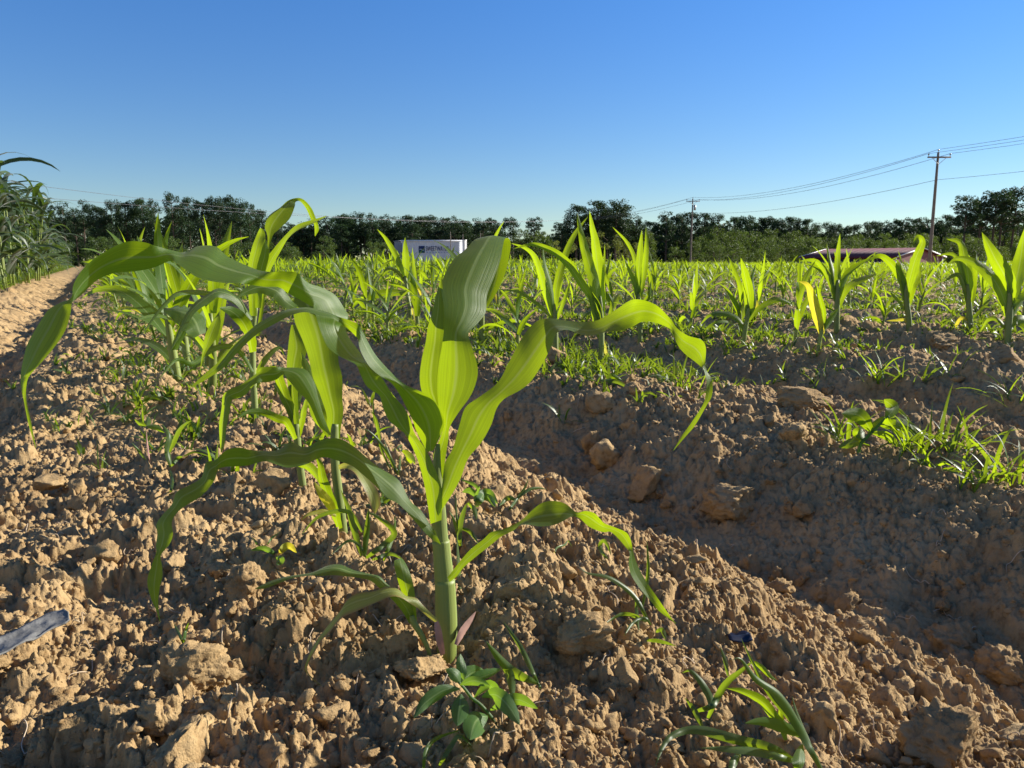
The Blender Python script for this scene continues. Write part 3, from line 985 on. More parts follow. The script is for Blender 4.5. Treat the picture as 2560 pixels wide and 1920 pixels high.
# ---- fourth plant: tall, against the sky
e, d = plant_root(640, 1064, 'tall fourth corn plant of the main row whose top leaf stands against the sky')
stalk_px(e, [(641, 1075, 6), (640, 1060, 7.5), (636, 1000, 8), (632, 930, 8), (632, 850, 7), (640, 760, 5)], d)
traced(e, [(640, 840, 650, 840, 1.62, 0), (660, 700, 668, 700, 1.63, 0), (669, 600, 678, 600, 1.64, 0), (661, 566, 697, 572, 1.65, -1.0), (672, 537, 723, 545, 1.66, -1.4), (700, 517, 736, 515, 1.67, -1.0), (722, 500, 739, 505, 1.68, .5), (752, 496, 750, 504, 1.69, 1.0), (776, 517, 765, 522, 1.70, .6), (789, 545, 777, 549, 1.70, .4), (797, 572, 785, 562, 1.71, 0), (788, 591, 787, 589, 1.72, 0)], d, 1.62, M_CORN, rs)
traced(e, [(652, 760, 644, 750, 1.61, 0), (675, 682, 659, 662, 1.60, .6), (706, 622, 685, 622, 1.59, .8), (723, 595, 716, 587, 1.58, 1.6), (746, 576, 743, 563, 1.57, 1.8), (782, 560, 781, 550, 1.56, 1.2), (815, 542, 815, 540, 1.55, 0)], d, 1.62, M_CORN, rs)
traced(e, [(624, 790, 642, 790, 1.61, 0), (618, 685, 642, 680, 1.61, -.6), (627, 625, 656, 622, 1.61, -.8), (641, 587, 663, 592, 1.62, -.5), (650, 570, 659, 573, 1.62, 0)], d, 1.62, M_CORN, rs)
traced(e, [(638, 770, 652, 770, 1.6, 0), (638, 690, 662, 688, 1.59, .8), (652, 632, 673, 636, 1.585, .8), (662, 597, 664, 597, 1.58, 0)], d, 1.62, M_CORN, rs)
path(e, [(632, 880), (622, 832), (604, 800), (578, 778), (549, 770)], 32, d - .02, M_CORN, rs, dd=(0, -.12), cm=-.5, peak=.6)
traced(e, [(548, 782, 549, 778, 1.50, 0), (551, 808, 527, 808, 1.49, .6), (541, 843, 513, 835, 1.48, .6), (522, 870, 506, 876, 1.475, .4), (508, 897, 504, 893, 1.47, .2), (501, 934, 500, 934, 1.465, 0)], d, 1.62, M_CORN, rs)
path(e, [(628, 800), (590, 748), (548, 731), (514, 748), (480, 776), (462, 805), (445, 840), (425, 880)], 22, d - .02, M_CORN, rs, dd=(0, -.2), cm=.8)
path(e, [(626, 800), (608, 770), (560, 740), (515, 733), (455, 731), (420, 752), (388, 790), (351, 842)], 13, d, M_CORN, rs, dd=(0, -.2))
path(e, [(632, 930), (600, 880), (560, 865), (520, 880), (480, 910), (440, 900), (395, 950)], 14, d - .02, M_CORN, rs, dd=(0, -.15))
path(e, [(634, 960), (655, 910), (680, 880), (700, 870), (712, 890)], 15, d, M_CORN, rs, dd=(0, .05))
path(e, [(500, 838), (480, 800), (445, 782), (410, 775)], 62, d + .15, M_CORN, rs, dd=(0, .05), cm=1.2, peak=.35)

# ---- plants of the next rows that stand out
def simple(px, py, label, stalk, leaves, hw=7, dry=()):
    e, d = plant_root(px, py, label)
    stalk_px(e, [(px, py + 8, hw)] + [(a, b, hw * k) for a, b, k in stalk], d, nc=10)
    for i, L in enumerate(leaves):
        pts, w = L[0], L[1]
        mat = L[2] if len(L) > 2 else M_CORN
        cm = L[3] if len(L) > 3 else None
        a = rs.uniform(-.06, .08)
        path(e, pts, w * .86, d, mat, rs, dd=(0, a), cm=cm)
    return e


simple(1500, 903, 'tall corn plant with two stiff spear-like leaves and a withered leaf at its base',
       [(1503, 880, 1), (1504, 850, 1), (1503, 780, .9), (1500, 740, .5)],
       [([(1502, 810), (1495, 770), (1465, 725), (1430, 672), (1400, 640), (1365, 620), (1330, 611), (1285, 621)], 24, M_CORN, -.5),
        ([(1497, 800), (1490, 725), (1474, 665), (1462, 622), (1451, 575), (1443, 532)], 31, M_CORN, .5),
        ([(1504, 800), (1499, 720), (1494, 655), (1487, 603), (1479, 562), (1474, 527)], 32, M_CORN, -.4),
        ([(1509, 790), (1508, 700), (1511, 650), (1512, 610)], 11),
        ([(1503, 850), (1492, 800), (1483, 765), (1470, 735)], 26, M_CORN, -.5),
        ([(1506, 848), (1513, 878), (1516, 905), (1518, 926)], 12, M_DRY),
        ([(1502, 830), (1522, 800), (1530, 760), (1520, 730)], 14)])
simple(1389, 897, 'slender corn plant with a long straight leaf leaning to the upper right',
       [(1389, 870, 1), (1388, 800, .9), (1385, 760, .5)],
       [([(1386, 800), (1365, 740), (1350, 680), (1335, 640), (1312, 620), (1278, 608)], 20, M_CORN, -.5),
        ([(1387, 800), (1390, 727), (1407, 656), (1434, 590), (1470, 541)], 22, M_CORN, -.6),
        ([(1386, 790), (1375, 710), (1362, 660), (1357, 618)], 14, M_CORN, 1.0),
        ([(1392, 800), (1405, 765), (1418, 730), (1427, 695)], 11),
        ([(1384, 800), (1350, 765), (1310, 737), (1290, 728), (1243, 723)], 10, M_CORN, .8)])
simple(1600, 866, 'dark upright corn plant standing behind the hump of the wavy right leaf',
       [(1600, 820, 1), (1598, 760, .9), (1597, 727, .5)],
       [([(1598, 760), (1597, 690), (1600, 630), (1605, 575)], 24, M_CORN, -.2),
        ([(1600, 750), (1610, 680), (1616, 620), (1616, 563)], 18),
        ([(1598, 740), (1590, 660), (1570, 610), (1531, 567)], 13),
        ([(1602, 790), (1590, 720), (1575, 680), (1560, 650)], 17, M_CORN, -.5),
        ([(1601, 800), (1609, 760), (1622, 740), (1628, 700)], 14)], 6)
simple(2519, 862, 'tall corn plant with wide backlit leaves at the right frame edge',
       [(2520, 830, 1), (2523, 790, 1), (2525, 740, .9), (2528, 705, .4)],
       [([(2524, 760), (2518, 700), (2488, 646), (2455, 581)], 48, M_CORN, -.5),
        ([(2528, 770), (2538, 710), (2552, 640), (2562, 570)], 42, M_CORN, -.5),
        ([(2523, 800), (2508, 745), (2484, 700), (2441, 660), (2397, 646), (2370, 660)], 34, M_CORN, -.3),
        ([(2524, 800), (2540, 768), (2560, 742), (2600, 720)], 24, M_CORN, .8),
        ([(2522, 815), (2545, 798), (2575, 815), (2600, 850)], 30, M_CORN, -.5),
        ([(2520, 830), (2495, 800), (2470, 800), (2450, 830)], 12, M_CORN, .8)], 8)
simple(2426, 828, 'corn plant with a curled-over top leaf, second from the right frame edge',
       [(2424, 790, 1), (2421, 747, .9), (2418, 710, .5)],
       [([(2420, 760), (2422, 700), (2410, 640), (2400, 606), (2366, 597)], 32, M_CORN, -.5),
        ([(2424, 770), (2428, 700), (2424, 660), (2410, 625)], 34, M_CORN, -.5),
        ([(2420, 750), (2405, 700), (2390, 686), (2358, 706)], 15, M_CORN, 1.0),
        ([(2420, 770), (2412, 720), (2398, 660), (2380, 635), (2340, 640)], 17),
        ([(2426, 800), (2450, 780), (2462, 766), (2480, 770)], 11),
        ([(2426, 805), (2405, 795), (2392, 810), (2380, 840)], 10, M_YEL)], 7)
simple(2273, 832, 'bright corn plant with a broad leaf rising right in front of the red barn',
       [(2272, 800, 1), (2267, 760, 1), (2264, 730, .8), (2263, 705, .4)],
       [([(2266, 745), (2275, 700), (2290, 646), (2306, 606), (2295, 592), (2282, 612)], 29, M_CORN, -.5),
        ([(2263, 750), (2257, 705), (2232, 664), (2200, 640), (2172, 652)], 26, M_CORN, -.4),
        ([(2268, 770), (2280, 720), (2296, 690), (2300, 660)], 24, M_CORN, -.5),
        ([(2266, 780), (2248, 755), (2225, 733), (2200, 725)], 8),
        ([(2264, 745), (2255, 690), (2250, 655)], 10),
        ([(2273, 815), (2262, 800), (2245, 800), (2215, 802)], 8, M_YEL)], 7)
simple(2091, 829, 'upright corn plant with a spiky top in front of the left end of the barn',
       [(2092, 790, 1), (2093, 745, .9), (2095, 700, .4)],
       [([(2095, 750), (2094, 700), (2094, 646), (2100, 584)], 19, M_CORN, -.4),
        ([(2092, 750), (2084, 690), (2074, 650), (2067, 607)], 14, M_CORN, .6),
        ([(2092, 760), (2082, 720), (2064, 678), (2036, 652), (1998, 653)], 19, M_CORN, -.4),
        ([(2096, 770), (2112, 728), (2137, 706), (2194, 684)], 21, M_CORN, -.6),
        ([(2096, 750), (2112, 695), (2137, 668), (2182, 642)], 18, M_CORN, 1.0)], 7)
simple(2044, 884, 'small yellow corn plant with an orange dead base leaf',
       [(2049, 852, 1), (2056, 822, .9), (2058, 800, .5)],
       [([(2055, 835), (2045, 800), (2033, 756), (2020, 715), (1997, 703)], 30, M_YEL, -.5),
        ([(2058, 825), (2060, 790), (2053, 755), (2041, 710)], 15, M_CORN),
        ([(2058, 828), (2072, 806), (2086, 786), (2098, 770)], 17, M_CORN),
        ([(2052, 850), (2050, 868), (2045, 888), (2042, 905)], 13, M_YEL)], 5)
simple(1859, 853, 'yellow-green corn plant with a long low leaf bent down leftwards',
       [(1862, 830, 1), (1868, 795, .9), (1872, 760, .5)],
       [([(1870, 790), (1872, 740), (1862, 685), (1852, 645)], 30, M_CORN, -.5),
        ([(1872, 800), (1890, 778), (1920, 757), (1950, 750), (1985, 762)], 17, M_CORN, -.6),
        ([(1864, 830), (1846, 800), (1815, 784), (1775, 787), (1748, 815)], 15, M_CORN, .9),
        ([(1868, 800), (1885, 760), (1880, 700), (1890, 660)], 14)], 6)
simple(1025, 803, 'corn plant with a cut-off upright leaf in front of the white warehouse',
       [(1024, 770, 1), (1018, 735, .9), (1013, 690, .8)],
       [([(1013, 700), (1014, 660), (1013, 625), (1013, 593)], 22, M_CORN, -.4),
        ([(1012, 690), (990, 640), (965, 598), (943, 573)], 16, M_CORN, -.5),
        ([(1016, 735), (985, 731), (940, 737), (899, 752), (866, 768)], 24, M_CORN, -.3),
        ([(1016, 720), (1035, 690), (1052, 680), (1075, 705)], 12),
        ([(1013, 705), (995, 680), (970, 670), (948, 690)], 11, M_CORN, 1.0),
        ([(1024, 780), (1037, 760), (1045, 740), (1062, 770)], 8, M_HUSK)], 5)
TRACED = [o for o in COL.objects if o.name.startswith('corn_plant') and o.parent is None]
# ------------------------------------------------------------------ generated plants
def gen_blade(acc, base, phi, a0, droop, L, W, roll=0.0, nseg=7, nv=3, rs=None, chan=.18, twist=0.0, tipw=.03, wav=0.0):
    s = np.linspace(0, 1, nseg + 1)
    ang = a0 + droop * s ** 1.5 + wav * np.sin(s * 7 + roll * 9)
    st = L / nseg
    am = (ang[:-1] + ang[1:]) / 2
    x = np.concatenate([[0], np.cumsum(np.sin(am) * st)])
    z = np.concatenate([[0], np.cumsum(np.cos(am) * st)])
    e = np.array([cos(phi), sin(phi), 0])
    c0 = np.array([-sin(phi), cos(phi), 0])
    M = np.asarray(base) + x[:, None] * e + z[:, None] * np.array([0, 0, 1.0])
    T = np.sin(ang)[:, None] * e + np.cos(ang)[:, None] * np.array([0, 0, 1.0])
    Nn = np.cross(T, c0)
    ro = roll + twist * s
    cr = np.cos(ro)[:, None] * c0 + np.sin(ro)[:, None] * Nn
    nn = np.cross(T, cr)
    w = W / 2 * np.clip(np.minimum(.45 + 2.4 * s, 1.0) * np.clip(1 - s ** 2.2, 0, 1) ** .8, tipw, 1)
    u = np.linspace(-1, 1, nv)
    V = M[:, None] + cr[:, None] * (w[:, None] * u[None])[..., None] + nn[:, None] * (chan * w[:, None] * (np.abs(u)[None] - .5))[..., None]
    uv = np.stack(np.broadcast_arrays((u[None] + 1) / 2, (s * L)[:, None]), -1).reshape(-1, 2)
    acc.add(V.reshape(-1, 3), grid_faces(nseg + 1, nv), None, uv)


def corn_leaves(rs, H, n=None):
    """parameters of the blades of one young corn plant of height about H"""
    n = n or rs.randint(5, 8)
    phi = rs.uniform(0, 2 * pi)
    out = []
    for k in range(n):
        f = k / (n - 1)
        out.append(dict(base=(0, 0, H * (.10 + .36 * f)), phi=phi + (k % 2) * pi + rs.normal(0, .3),
                        a0=max(.03, .85 - .72 * f + rs.normal(0, .12)), droop=(1.9 - 1.5 * f) * rs.uniform(.55, 1.25),
                        L=H * (.42 + .42 * sin(pi * min(1, .25 + .6 * f))) * rs.uniform(.8, 1.1), W=H * .070 * (.6 + .55 * sin(pi * (.2 + .6 * f))) * rs.uniform(.85, 1.25),
                        roll=rs.normal(0, .35), twist=rs.normal(0, .9), wav=rs.uniform(0, .12)))
    return out


def corn_tree(rs, H, name='corn_plant'):
    root = empty(name, (0, 0, 0))
    acc = Acc()
    tube(acc, np.array([[0, 0, -.03], [0, 0, H * .2], [rs.normal(0, .004), rs.normal(0, .004), H * .46]]), np.array([H * .026, H * .024, H * .012]), 8, 3)
    obj('stalk', acc.mesh('stalk', [M_STALK]), root)
    for i, q in enumerate(corn_leaves(rs, H)):
        a = Acc()
        gen_blade(a, nseg=12, nv=5, rs=rs, **q)
        obj('leaf', a.mesh('leaf', [M_YEL if (i == 0 and rs.uniform() < .4) else M_CORN]), root)
    return root


def corn_soup(rs, H, nseg, nv, n=None):
    acc = Acc()
    tube(acc, np.array([[0, 0, -.03], [0, 0, H * .46]]), np.array([H * .026, H * .012]), 4 if nseg < 6 else 6, 1, False)
    for q in corn_leaves(rs, H, n):
        gen_blade(acc, nseg=nseg, nv=nv, rs=rs, **q)
    return np.concatenate(acc.V), np.concatenate(acc.F4), np.concatenate(acc.U)


def plant_spots():
    rs = RS(55)
    P = []
    tb = [(o.location.x, o.location.y) for o in TRACED]
    for k in range(-1, 62):
        t = .25 if k < 0 else T1 + PER * k
        s = 1.6
        while s < 82:
            s += rs.uniform(.15, .31) * (1 if s < 30 else 1.5)
            if s < 2.05 and k >= 0 or s < 1.78 and k < 0:
                continue
            if rs.uniform() < .10:
                continue
            tt = t + rs.normal(0, .035)
            x, y = ROW_D * s + ROW_N * tt
            if y < 1.5 or y > 64 or abs(x) > .74 * y + .25:
                continue
            if min((x - a) ** 2 + (y - b) ** 2 for a, b in tb) < .17 ** 2:
                continue
            P.append((x, y, k))
    P = np.array(P)
    return P[np.argsort(np.hypot(P[:, 0], P[:, 1]))]


SPOTS = plant_spots()
print('corn plants', len(SPOTS))
N_PART, N_ONE = 110, 175


def build_corn():
    rs = RS(66)
    protos = [corn_tree(rs, .36) for _ in range(10)]
    soups = []
    for i in range(10):
        V, F, U = corn_soup(rs, .36, 8, 3)
        soups.append(mesh_np('corn_plant', V, F, U, True, [M_FIELD]))
    used = set()
    z = height(SPOTS[:, 0], SPOTS[:, 1], 1)
    for i in range(N_PART + N_ONE):
        x, y, k = SPOTS[i]
        hh = np.clip(rs.normal(.76, .22) + (.22 if -.19 < x / y < -.05 and y > 4 else 0), .4, 1.3)
        if k < 0:
            hh = np.clip(rs.normal(1.12, .2), .8, 1.5)
        if i < N_PART:
            j = rs.randint(len(protos))
            r = protos[j] if j not in used else copy_tree(protos[j])
            used.add(j)
        else:
            r = obj('corn_plant', soups[rs.randint(10)])
        r.location = (x, y, z[i] - .005)
        r.rotation_euler = (rs.normal(0, .07), rs.normal(0, .07), rs.uniform(0, 6.28))
        sx = hh * rs.uniform(.9, 1.15)
        r.scale = (sx, sx, hh)
        lab = 'corn plant continuing the main row behind the tall fourth plant' if k < 0 else 'young corn plant in the field rows, none of those that stand out'
        tag(r, lab, 'corn plant', 'corn plants of the main row' if k < 0 else 'young corn plants in the field')
    # the rest of the field reads as one mass
    v6 = [corn_soup(rs, .36, 5, 2) for _ in range(12)]
    v3 = [corn_soup(rs, .36, 3, 2, 5) for _ in range(12)]
    acc = Acc()
    for i in range(N_PART + N_ONE, len(SPOTS)):
        x, y, k = SPOTS[i]
        r = math.hypot(x, y)
        V, F, U = (v6 if r < 16 else v3)[rs.randint(12)]
        q_ = 1 - sstep(-.05, .3, x / y)
        hh = np.clip(rs.normal(.74 + .08 * q_ + min(1, max(0, (r - 8) / 8)) * .26 * q_, .18) + (.22 if -.19 < x / y < -.05 and r < 15 else 0), .42, 1.02 + .4 * q_)
        a = rs.uniform(0, 6.28)
        c, s_ = cos(a), sin(a)
        w = hh * rs.uniform(.9, 1.2) * (1 if r < 16 else 1.25)
        W = np.stack([(V[:, 0] * c - V[:, 1] * s_) * w + x, (V[:, 0] * s_ + V[:, 1] * c) * w + y, V[:, 2] * hh + z[i]], 1)
        acc.add(W, F, None, U)
    o = obj('corn_field', acc.mesh('corn_field', [M_FIELD]))
    tag(o, 'green mass of young corn in the farther rows of the field', 'corn crop', kind='stuff')


build_corn()


# ------------------------------------------------------------------ weeds
def tuft(acc, rs, x, y, z, h, n, w, nseg=4, spread=1.0):
    for _ in range(n):
        a0 = abs(rs.normal(.35, .3)) * spread
        gen_blade(acc, (x + rs.normal(0, .12 * h), y + rs.normal(0, .12 * h), z - .004), rs.uniform(0, 6.28), a0, rs.uniform(.3, 1.9), h * rs.uniform(.55, 1.3), w * rs.uniform(.6, 1.2), rs.normal(0, .4), nseg, 2, rs, 0, rs.normal(0, .8))


def build_ground_cover():
    rs = RS(88)
    acc = Acc()
    spots = []
    # strips along the crop rows
    for i in range(52000):
        r = 1.2 * (45 / 1.2) ** rs.uniform(0, 1) ** .8
        a = radians(rs.uniform(-38, 38))
        x, y = r * sin(a), r * cos(a)
        s, t = x * ROW_D[0] + y * ROW_D[1], x * ROW_N[0] + y * ROW_N[1]
        if y > 62 or t < -.55:
            continue
        if t < .62:
            p = .30 * math.exp(-((t - .2) / .2) ** 2) * sstep(1.1, 2.6, s)
            if t < -.1:
                p *= .3
        else:
            ph = (t - T1 + .5 * PER) % PER - .5 * PER
            p = (.08 + .95 * math.exp(-((ph - .03) / .25) ** 2)) * sstep(1.35, 2.6, s)
            if t < 1.12:
                p *= .12
            p *= .62 + .3 * sstep(3.2, 6, y)
        p *= .25 + 1.5 * max(0, float(vnoise2(np.array([x / .5]), np.array([y / .5]), 60)[0]) + .5)
        if rs.uniform() < p:
            spots.append((x, y, r))
    spots = np.array(spots)
    z = height(spots[:, 0], spots[:, 1], 1)
    print('grass tufts', len(spots))
    for (x, y, r), zz in zip(spots, z):
        big = 1 + .035 * r
        h = rs.uniform(.022, .07) * big
        tuft(acc, rs, x, y, zz, h, rs.randint(4, 9) if r < 8 else 5, (.0042 + .0011 * min(r, 5)) * big * rs.uniform(.6, 1.3), 4 if r < 5 else 2, 1.2)
    o = obj('grass', acc.mesh('grass', [M_GRASS]))
    tag(o, 'low bright green grass weeds between the corn rows', 'grass', kind='stuff')


build_ground_cover()


def weed_root(px, py, name, label, cat, group='weeds growing in the soil'):
    g = ground_at(px, py)
    d = (g - C0) @ FW
    e = empty(name, g)
    tag(e, label, cat, group)
    return e, d


rs = RS(202)
# broad-leaved weed in front of the main stalk
e, d = weed_root(1236, 1806, 'broadleaf_weed', 'dark-veined broad-leaved weed sprawling in front of the main stalk', 'weed')
stalk_px(e, [(1240, 1815, 4), (1234, 1800, 4), (1205, 1765, 4), (1180, 1745, 4), (1160, 1720, 3.5), (1146, 1705, 3)], d, M_WEED, 'stem')
for pts, w, dd in (([(1152, 1735), (1150, 1770), (1143, 1815)], 46, -.03), ([(1205, 1742), (1240, 1736), (1275, 1772), (1299, 1812)], 42, -.03), ([(1150, 1722), (1110, 1725), (1065, 1755), (1034, 1795)], 34, -.02),
                   ([(1225, 1775), (1290, 1748), (1345, 1772)], 32, .01), ([(1220, 1790), (1190, 1805), (1175, 1850)], 60, -.05), ([(1150, 1712), (1185, 1702), (1225, 1714)], 24, -.01), ([(1160, 1700), (1152, 1660), (1151, 1634)], 26, .01),
                   ([(1160, 1705), (1205, 1690), (1255, 1672)], 26, .02), ([(1150, 1708), (1135, 1685), (1115, 1672)], 30, 0), ([(1150, 1708), (1180, 1680), (1210, 1675)], 34, .02), ([(1185, 1745), (1225, 1712), (1245, 1745), (1270, 1775)], 22, -.01)):
    path(e, pts, w, d + dd * .3, M_WEED, rs, dd=(0, dd), base=.1, peak=.45, chan=.15, ruffle=.03, low=True, cm=rs.uniform(-.2, 1.0))


def blade_weed(px, py, label, blades, name='grass_weed', mat=None):
    e, d = weed_root(px, py, name, label, 'grass weed')
    for b in blades:
        path(e, b[0], b[1], d, b[2] if len(b) > 2 else (mat or M_GRASS), rs, name='blade', dd=(0, rs.uniform(-.04, .04)), base=.45, chan=.2, ruffle=.02, low=True, cm=rs.uniform(-.5, 1.0))
    return e


blade_weed(1352, 1722, 'grass weed with two broad blades right of the broad-leaved weed',
           [([(1345, 1708), (1300, 1690), (1260, 1660), (1215, 1603)], 24), ([(1346, 1710), (1325, 1665), (1300, 1615), (1258, 1553)], 13), ([(1250, 1650), (1275, 1690), (1283, 1755)], 22), ([(1352, 1722), (1348, 1712), (1345, 1706)], 7)])
blade_weed(1096, 1918, 'thin grass blades at the bottom edge below the broad-leaved weed',
           [([(1098, 1915), (1125, 1868), (1148, 1840), (1180, 1865)], 13), ([(1058, 1930), (1065, 1880), (1090, 1848), (1150, 1825)], 11)])
blade_weed(2056, 1925, 'large grass weed with long pale stems in the bottom right part',
           [([(2055, 1925), (2009, 1837), (1951, 1743), (1889, 1696), (1852, 1648), (1828, 1650)], 22), ([(2052, 1920), (2009, 1837), (1925, 1736), (1882, 1656), (1853, 1596)], 14),
            ([(2009, 1840), (1962, 1820), (1910, 1806), (1862, 1808)], 30), ([(1985, 1825), (1944, 1800), (1907, 1755), (1860, 1730), (1815, 1720)], 24, M_CORN), ([(1965, 1850), (1952, 1800), (1950, 1762)], 18, M_CORN),
            ([(1996, 1930), (1999, 1890), (2006, 1858)], 32, M_CORN), ([(1982, 1900), (1930, 1870), (1853, 1852), (1745, 1824), (1682, 1838), (1655, 1870), (1638, 1918)], 26),
            ([(1990, 1905), (1900, 1880), (1830, 1872), (1752, 1870)], 22), ([(1850, 1885), (1835, 1905), (1825, 1935)], 22), ([(2040, 1900), (1995, 1790), (1980, 1740)], 12), ([(1885, 1655), (1905, 1670), (1925, 1690), (1943, 1702)], 13, M_CORN)])
blade_weed(1775, 1798, 'pale grass weed bending left of the large grass weed',
           [([(1770, 1795), (1790, 1750), (1817, 1708), (1850, 1680), (1884, 1652)], 18), ([(1742, 1778), (1778, 1762), (1760, 1716), (1728, 1678), (1705, 1682)], 18), ([(1755, 1815), (1735, 1775), (1712, 1745)], 14), ([(1820, 1690), (1812, 1650), (1800, 1615)], 10)])
blade_weed(1627, 1562, 'slim grass weed under the tip of the low right leaf',
           [([(1625, 1560), (1585, 1490), (1526, 1445), (1470, 1433), (1448, 1416)], 12), ([(1606, 1522), (1616, 1466), (1621, 1415), (1617, 1350)], 9), ([(1620, 1556), (1585, 1540), (1552, 1537), (1511, 1560)], 10),
            ([(1628, 1562), (1610, 1545), (1580, 1560), (1560, 1590)], 9), ([(1590, 1500), (1592, 1540), (1598, 1580)], 9), ([(1640, 1580), (1655, 1575), (1665, 1600)], 12), ([(1612, 1600), (1650, 1605), (1690, 1615)], 10)])
blade_weed(460, 1612, 'sprout of two short upright grass blades on bare soil', [([(458, 1610), (448, 1585), (434, 1558)], 8), ([(459, 1610), (464, 1580), (472, 1556)], 8)])
blade_weed(424, 1175, 'grass weed with folded grey-green blades left of the low arching leaf',
           [([(428, 1168), (420, 1130), (424, 1090), (405, 1060)], 16), ([(424, 1130), (445, 1080), (465, 1058), (480, 1052)], 12), ([(428, 1165), (445, 1145), (458, 1142)], 10), ([(425, 1240), (430, 1200), (424, 1170)], 9), ([(460, 1140), (490, 1130), (535, 1145)], 6)])
blade_weed(368, 1160, 'young brown-stemmed weed with toothed yellow-green top leaves', [([(375, 1160), (368, 1110), (364, 1066)], 5, M_HUSK), ([(364, 1066), (350, 1058), (336, 1048)], 12, M_CORN), ([(366, 1066), (370, 1050), (368, 1040)], 16, M_CORN), ([(368, 1066), (390, 1068), (412, 1082)], 14, M_CORN), ([(364, 1150), (350, 1130), (330, 1107)], 7)], 'broadleaf_weed')
blade_weed(900, 1395, 'clump of folded grass blades between the main stalk and the second plant',
           [([(905, 1390), (880, 1310), (870, 1270), (852, 1225)], 16), ([(912, 1392), (918, 1320), (922, 1270)], 15), ([(915, 1395), (960, 1360), (985, 1330), (940, 1290), (915, 1282)], 15), ([(905, 1330), (870, 1280), (800, 1290), (755, 1335)], 11), ([(930, 1400), (975, 1385), (1010, 1400)], 10), ([(960, 1402), (985, 1330), (988, 1290)], 11, M_CORN), ([(915, 1395), (900, 1365), (870, 1352), (825, 1390)], 7)])
blade_weed(1005, 1190, 'thin upright grass weed left of the main whorl',
           [([(990, 1180), (960, 1120), (925, 1080), (898, 1070)], 7), ([(950, 1110), (940, 1050), (926, 1025)], 8), ([(945, 1080), (935, 1045), (933, 990)], 5), ([(985, 1190), (952, 1120), (945, 1065)], 6), ([(1000, 1195), (975, 1140), (960, 1100)], 7)])
blade_weed(1072, 1150, 'small bright broad-leaved seedling left of the main leaf whorl', [([(998, 1190), (1000, 1150), (1002, 1130)], 6), ([(1002, 1135), (1012, 1135), (1038, 1160)], 24, M_CORN), ([(1002, 1135), (1000, 1120), (1006, 1112)], 18, M_CORN), ([(998, 1138), (982, 1122), (975, 1112)], 14, M_CORN)], 'broadleaf_weed')
blade_weed(1148, 1370, 'grass weed with arching blades just right of the main stalk',
           [([(1150, 1365), (1148, 1320), (1162, 1270), (1175, 1252)], 14), ([(1170, 1258), (1185, 1272), (1192, 1300)], 12, M_CORN), ([(1152, 1360), (1135, 1300), (1122, 1275)], 9, M_CORN), ([(1155, 1365), (1142, 1290), (1138, 1225)], 6), ([(1150, 1320), (1175, 1330), (1198, 1360)], 10), ([(1150, 1500), (1148, 1440), (1142, 1340)], 10, M_CORN)])
blade_weed(1205, 1270, 'serrated dark-leaved weed in a hollow right of the main stalk', [([(1190, 1265), (1215, 1232), (1245, 1260)], 24), ([(1190, 1240), (1175, 1228), (1155, 1230)], 16), ([(1195, 1238), (1222, 1245), (1240, 1268)], 18), ([(1192, 1262), (1188, 1245), (1200, 1215)], 8), ([(1200, 1230), (1185, 1212), (1152, 1198)], 9)], 'broadleaf_weed', M_WEED)
blade_weed(1266, 1285, 'forked grass sprout with a yellow tip right of the serrated weed', [([(1266, 1285), (1295, 1245), (1312, 1220), (1322, 1195)], 8), ([(1296, 1245), (1320, 1225), (1345, 1220), (1368, 1224)], 8), ([(1290, 1250), (1270, 1245), (1248, 1265)], 12)])
blade_weed(1515, 1400, 'curled grass blade standing in a dark hollow under the right leaf', [([(1520, 1400), (1500, 1370), (1508, 1352), (1520, 1365), (1528, 1390)], 10)])
blade_weed(1388, 1385, 'thin hooked pale grass blade above the rough mound', [([(1384, 1390), (1392, 1370), (1412, 1362), (1420, 1352), (1430, 1366)], 5)])
blade_weed(1480, 985, 'flattened grass blades on the shaded furrow slope', [([(1500, 950), (1545, 955), (1585, 980)], 10), ([(1595, 985), (1625, 982), (1644, 992)], 7), ([(1515, 945), (1530, 940), (1555, 950)], 12, M_CORN)])
blade_weed(700, 1330, 'wilted dark weed lying flat below the second plant', [([(690, 1385), (660, 1372), (625, 1376)], 14), ([(695, 1385), (720, 1366), (742, 1382)], 18, M_YEL), ([(690, 1390), (700, 1400), (690, 1412)], 18), ([(668, 1362), (680, 1345), (700, 1330)], 5), ([(645, 1365), (636, 1350), (630, 1345)], 6)], 'broadleaf_weed', M_WEED)
# the patch on the right-hand ridge
e, d = weed_root(2150, 1128, 'broadleaf_weed', 'spreading weed with lobed backlit leaves in the right-hand weed patch', 'weed')
stalk_px(e, [(2146, 1140, 4), (2152, 1110, 4), (2175, 1086, 3.5), (2200, 1060, 3), (2222, 1040, 2.5)], d, M_WEED, 'stem')
for pts, w in (([(2215, 1045), (2232, 1020), (2210, 998)], 34), ([(2180, 1080), (2150, 1040), (2104, 1034)], 38), ([(2215, 1055), (2250, 1065), (2272, 1098)], 44), ([(2160, 1100), (2145, 1080), (2140, 1100)], 26), ([(2200, 1062), (2225, 1060), (2240, 1050)], 28), ([(2180, 1082), (2215, 1090), (2250, 1118)], 22), ([(2170, 1092), (2190, 1062), (2212, 1040)], 20), ([(2165, 1098), (2125, 1108), (2096, 1118)], 24)):
    path(e, pts, w, d, M_CORN, rs, dd=(0, rs.uniform(-.03, .03)), base=.2, peak=.5, low=True)


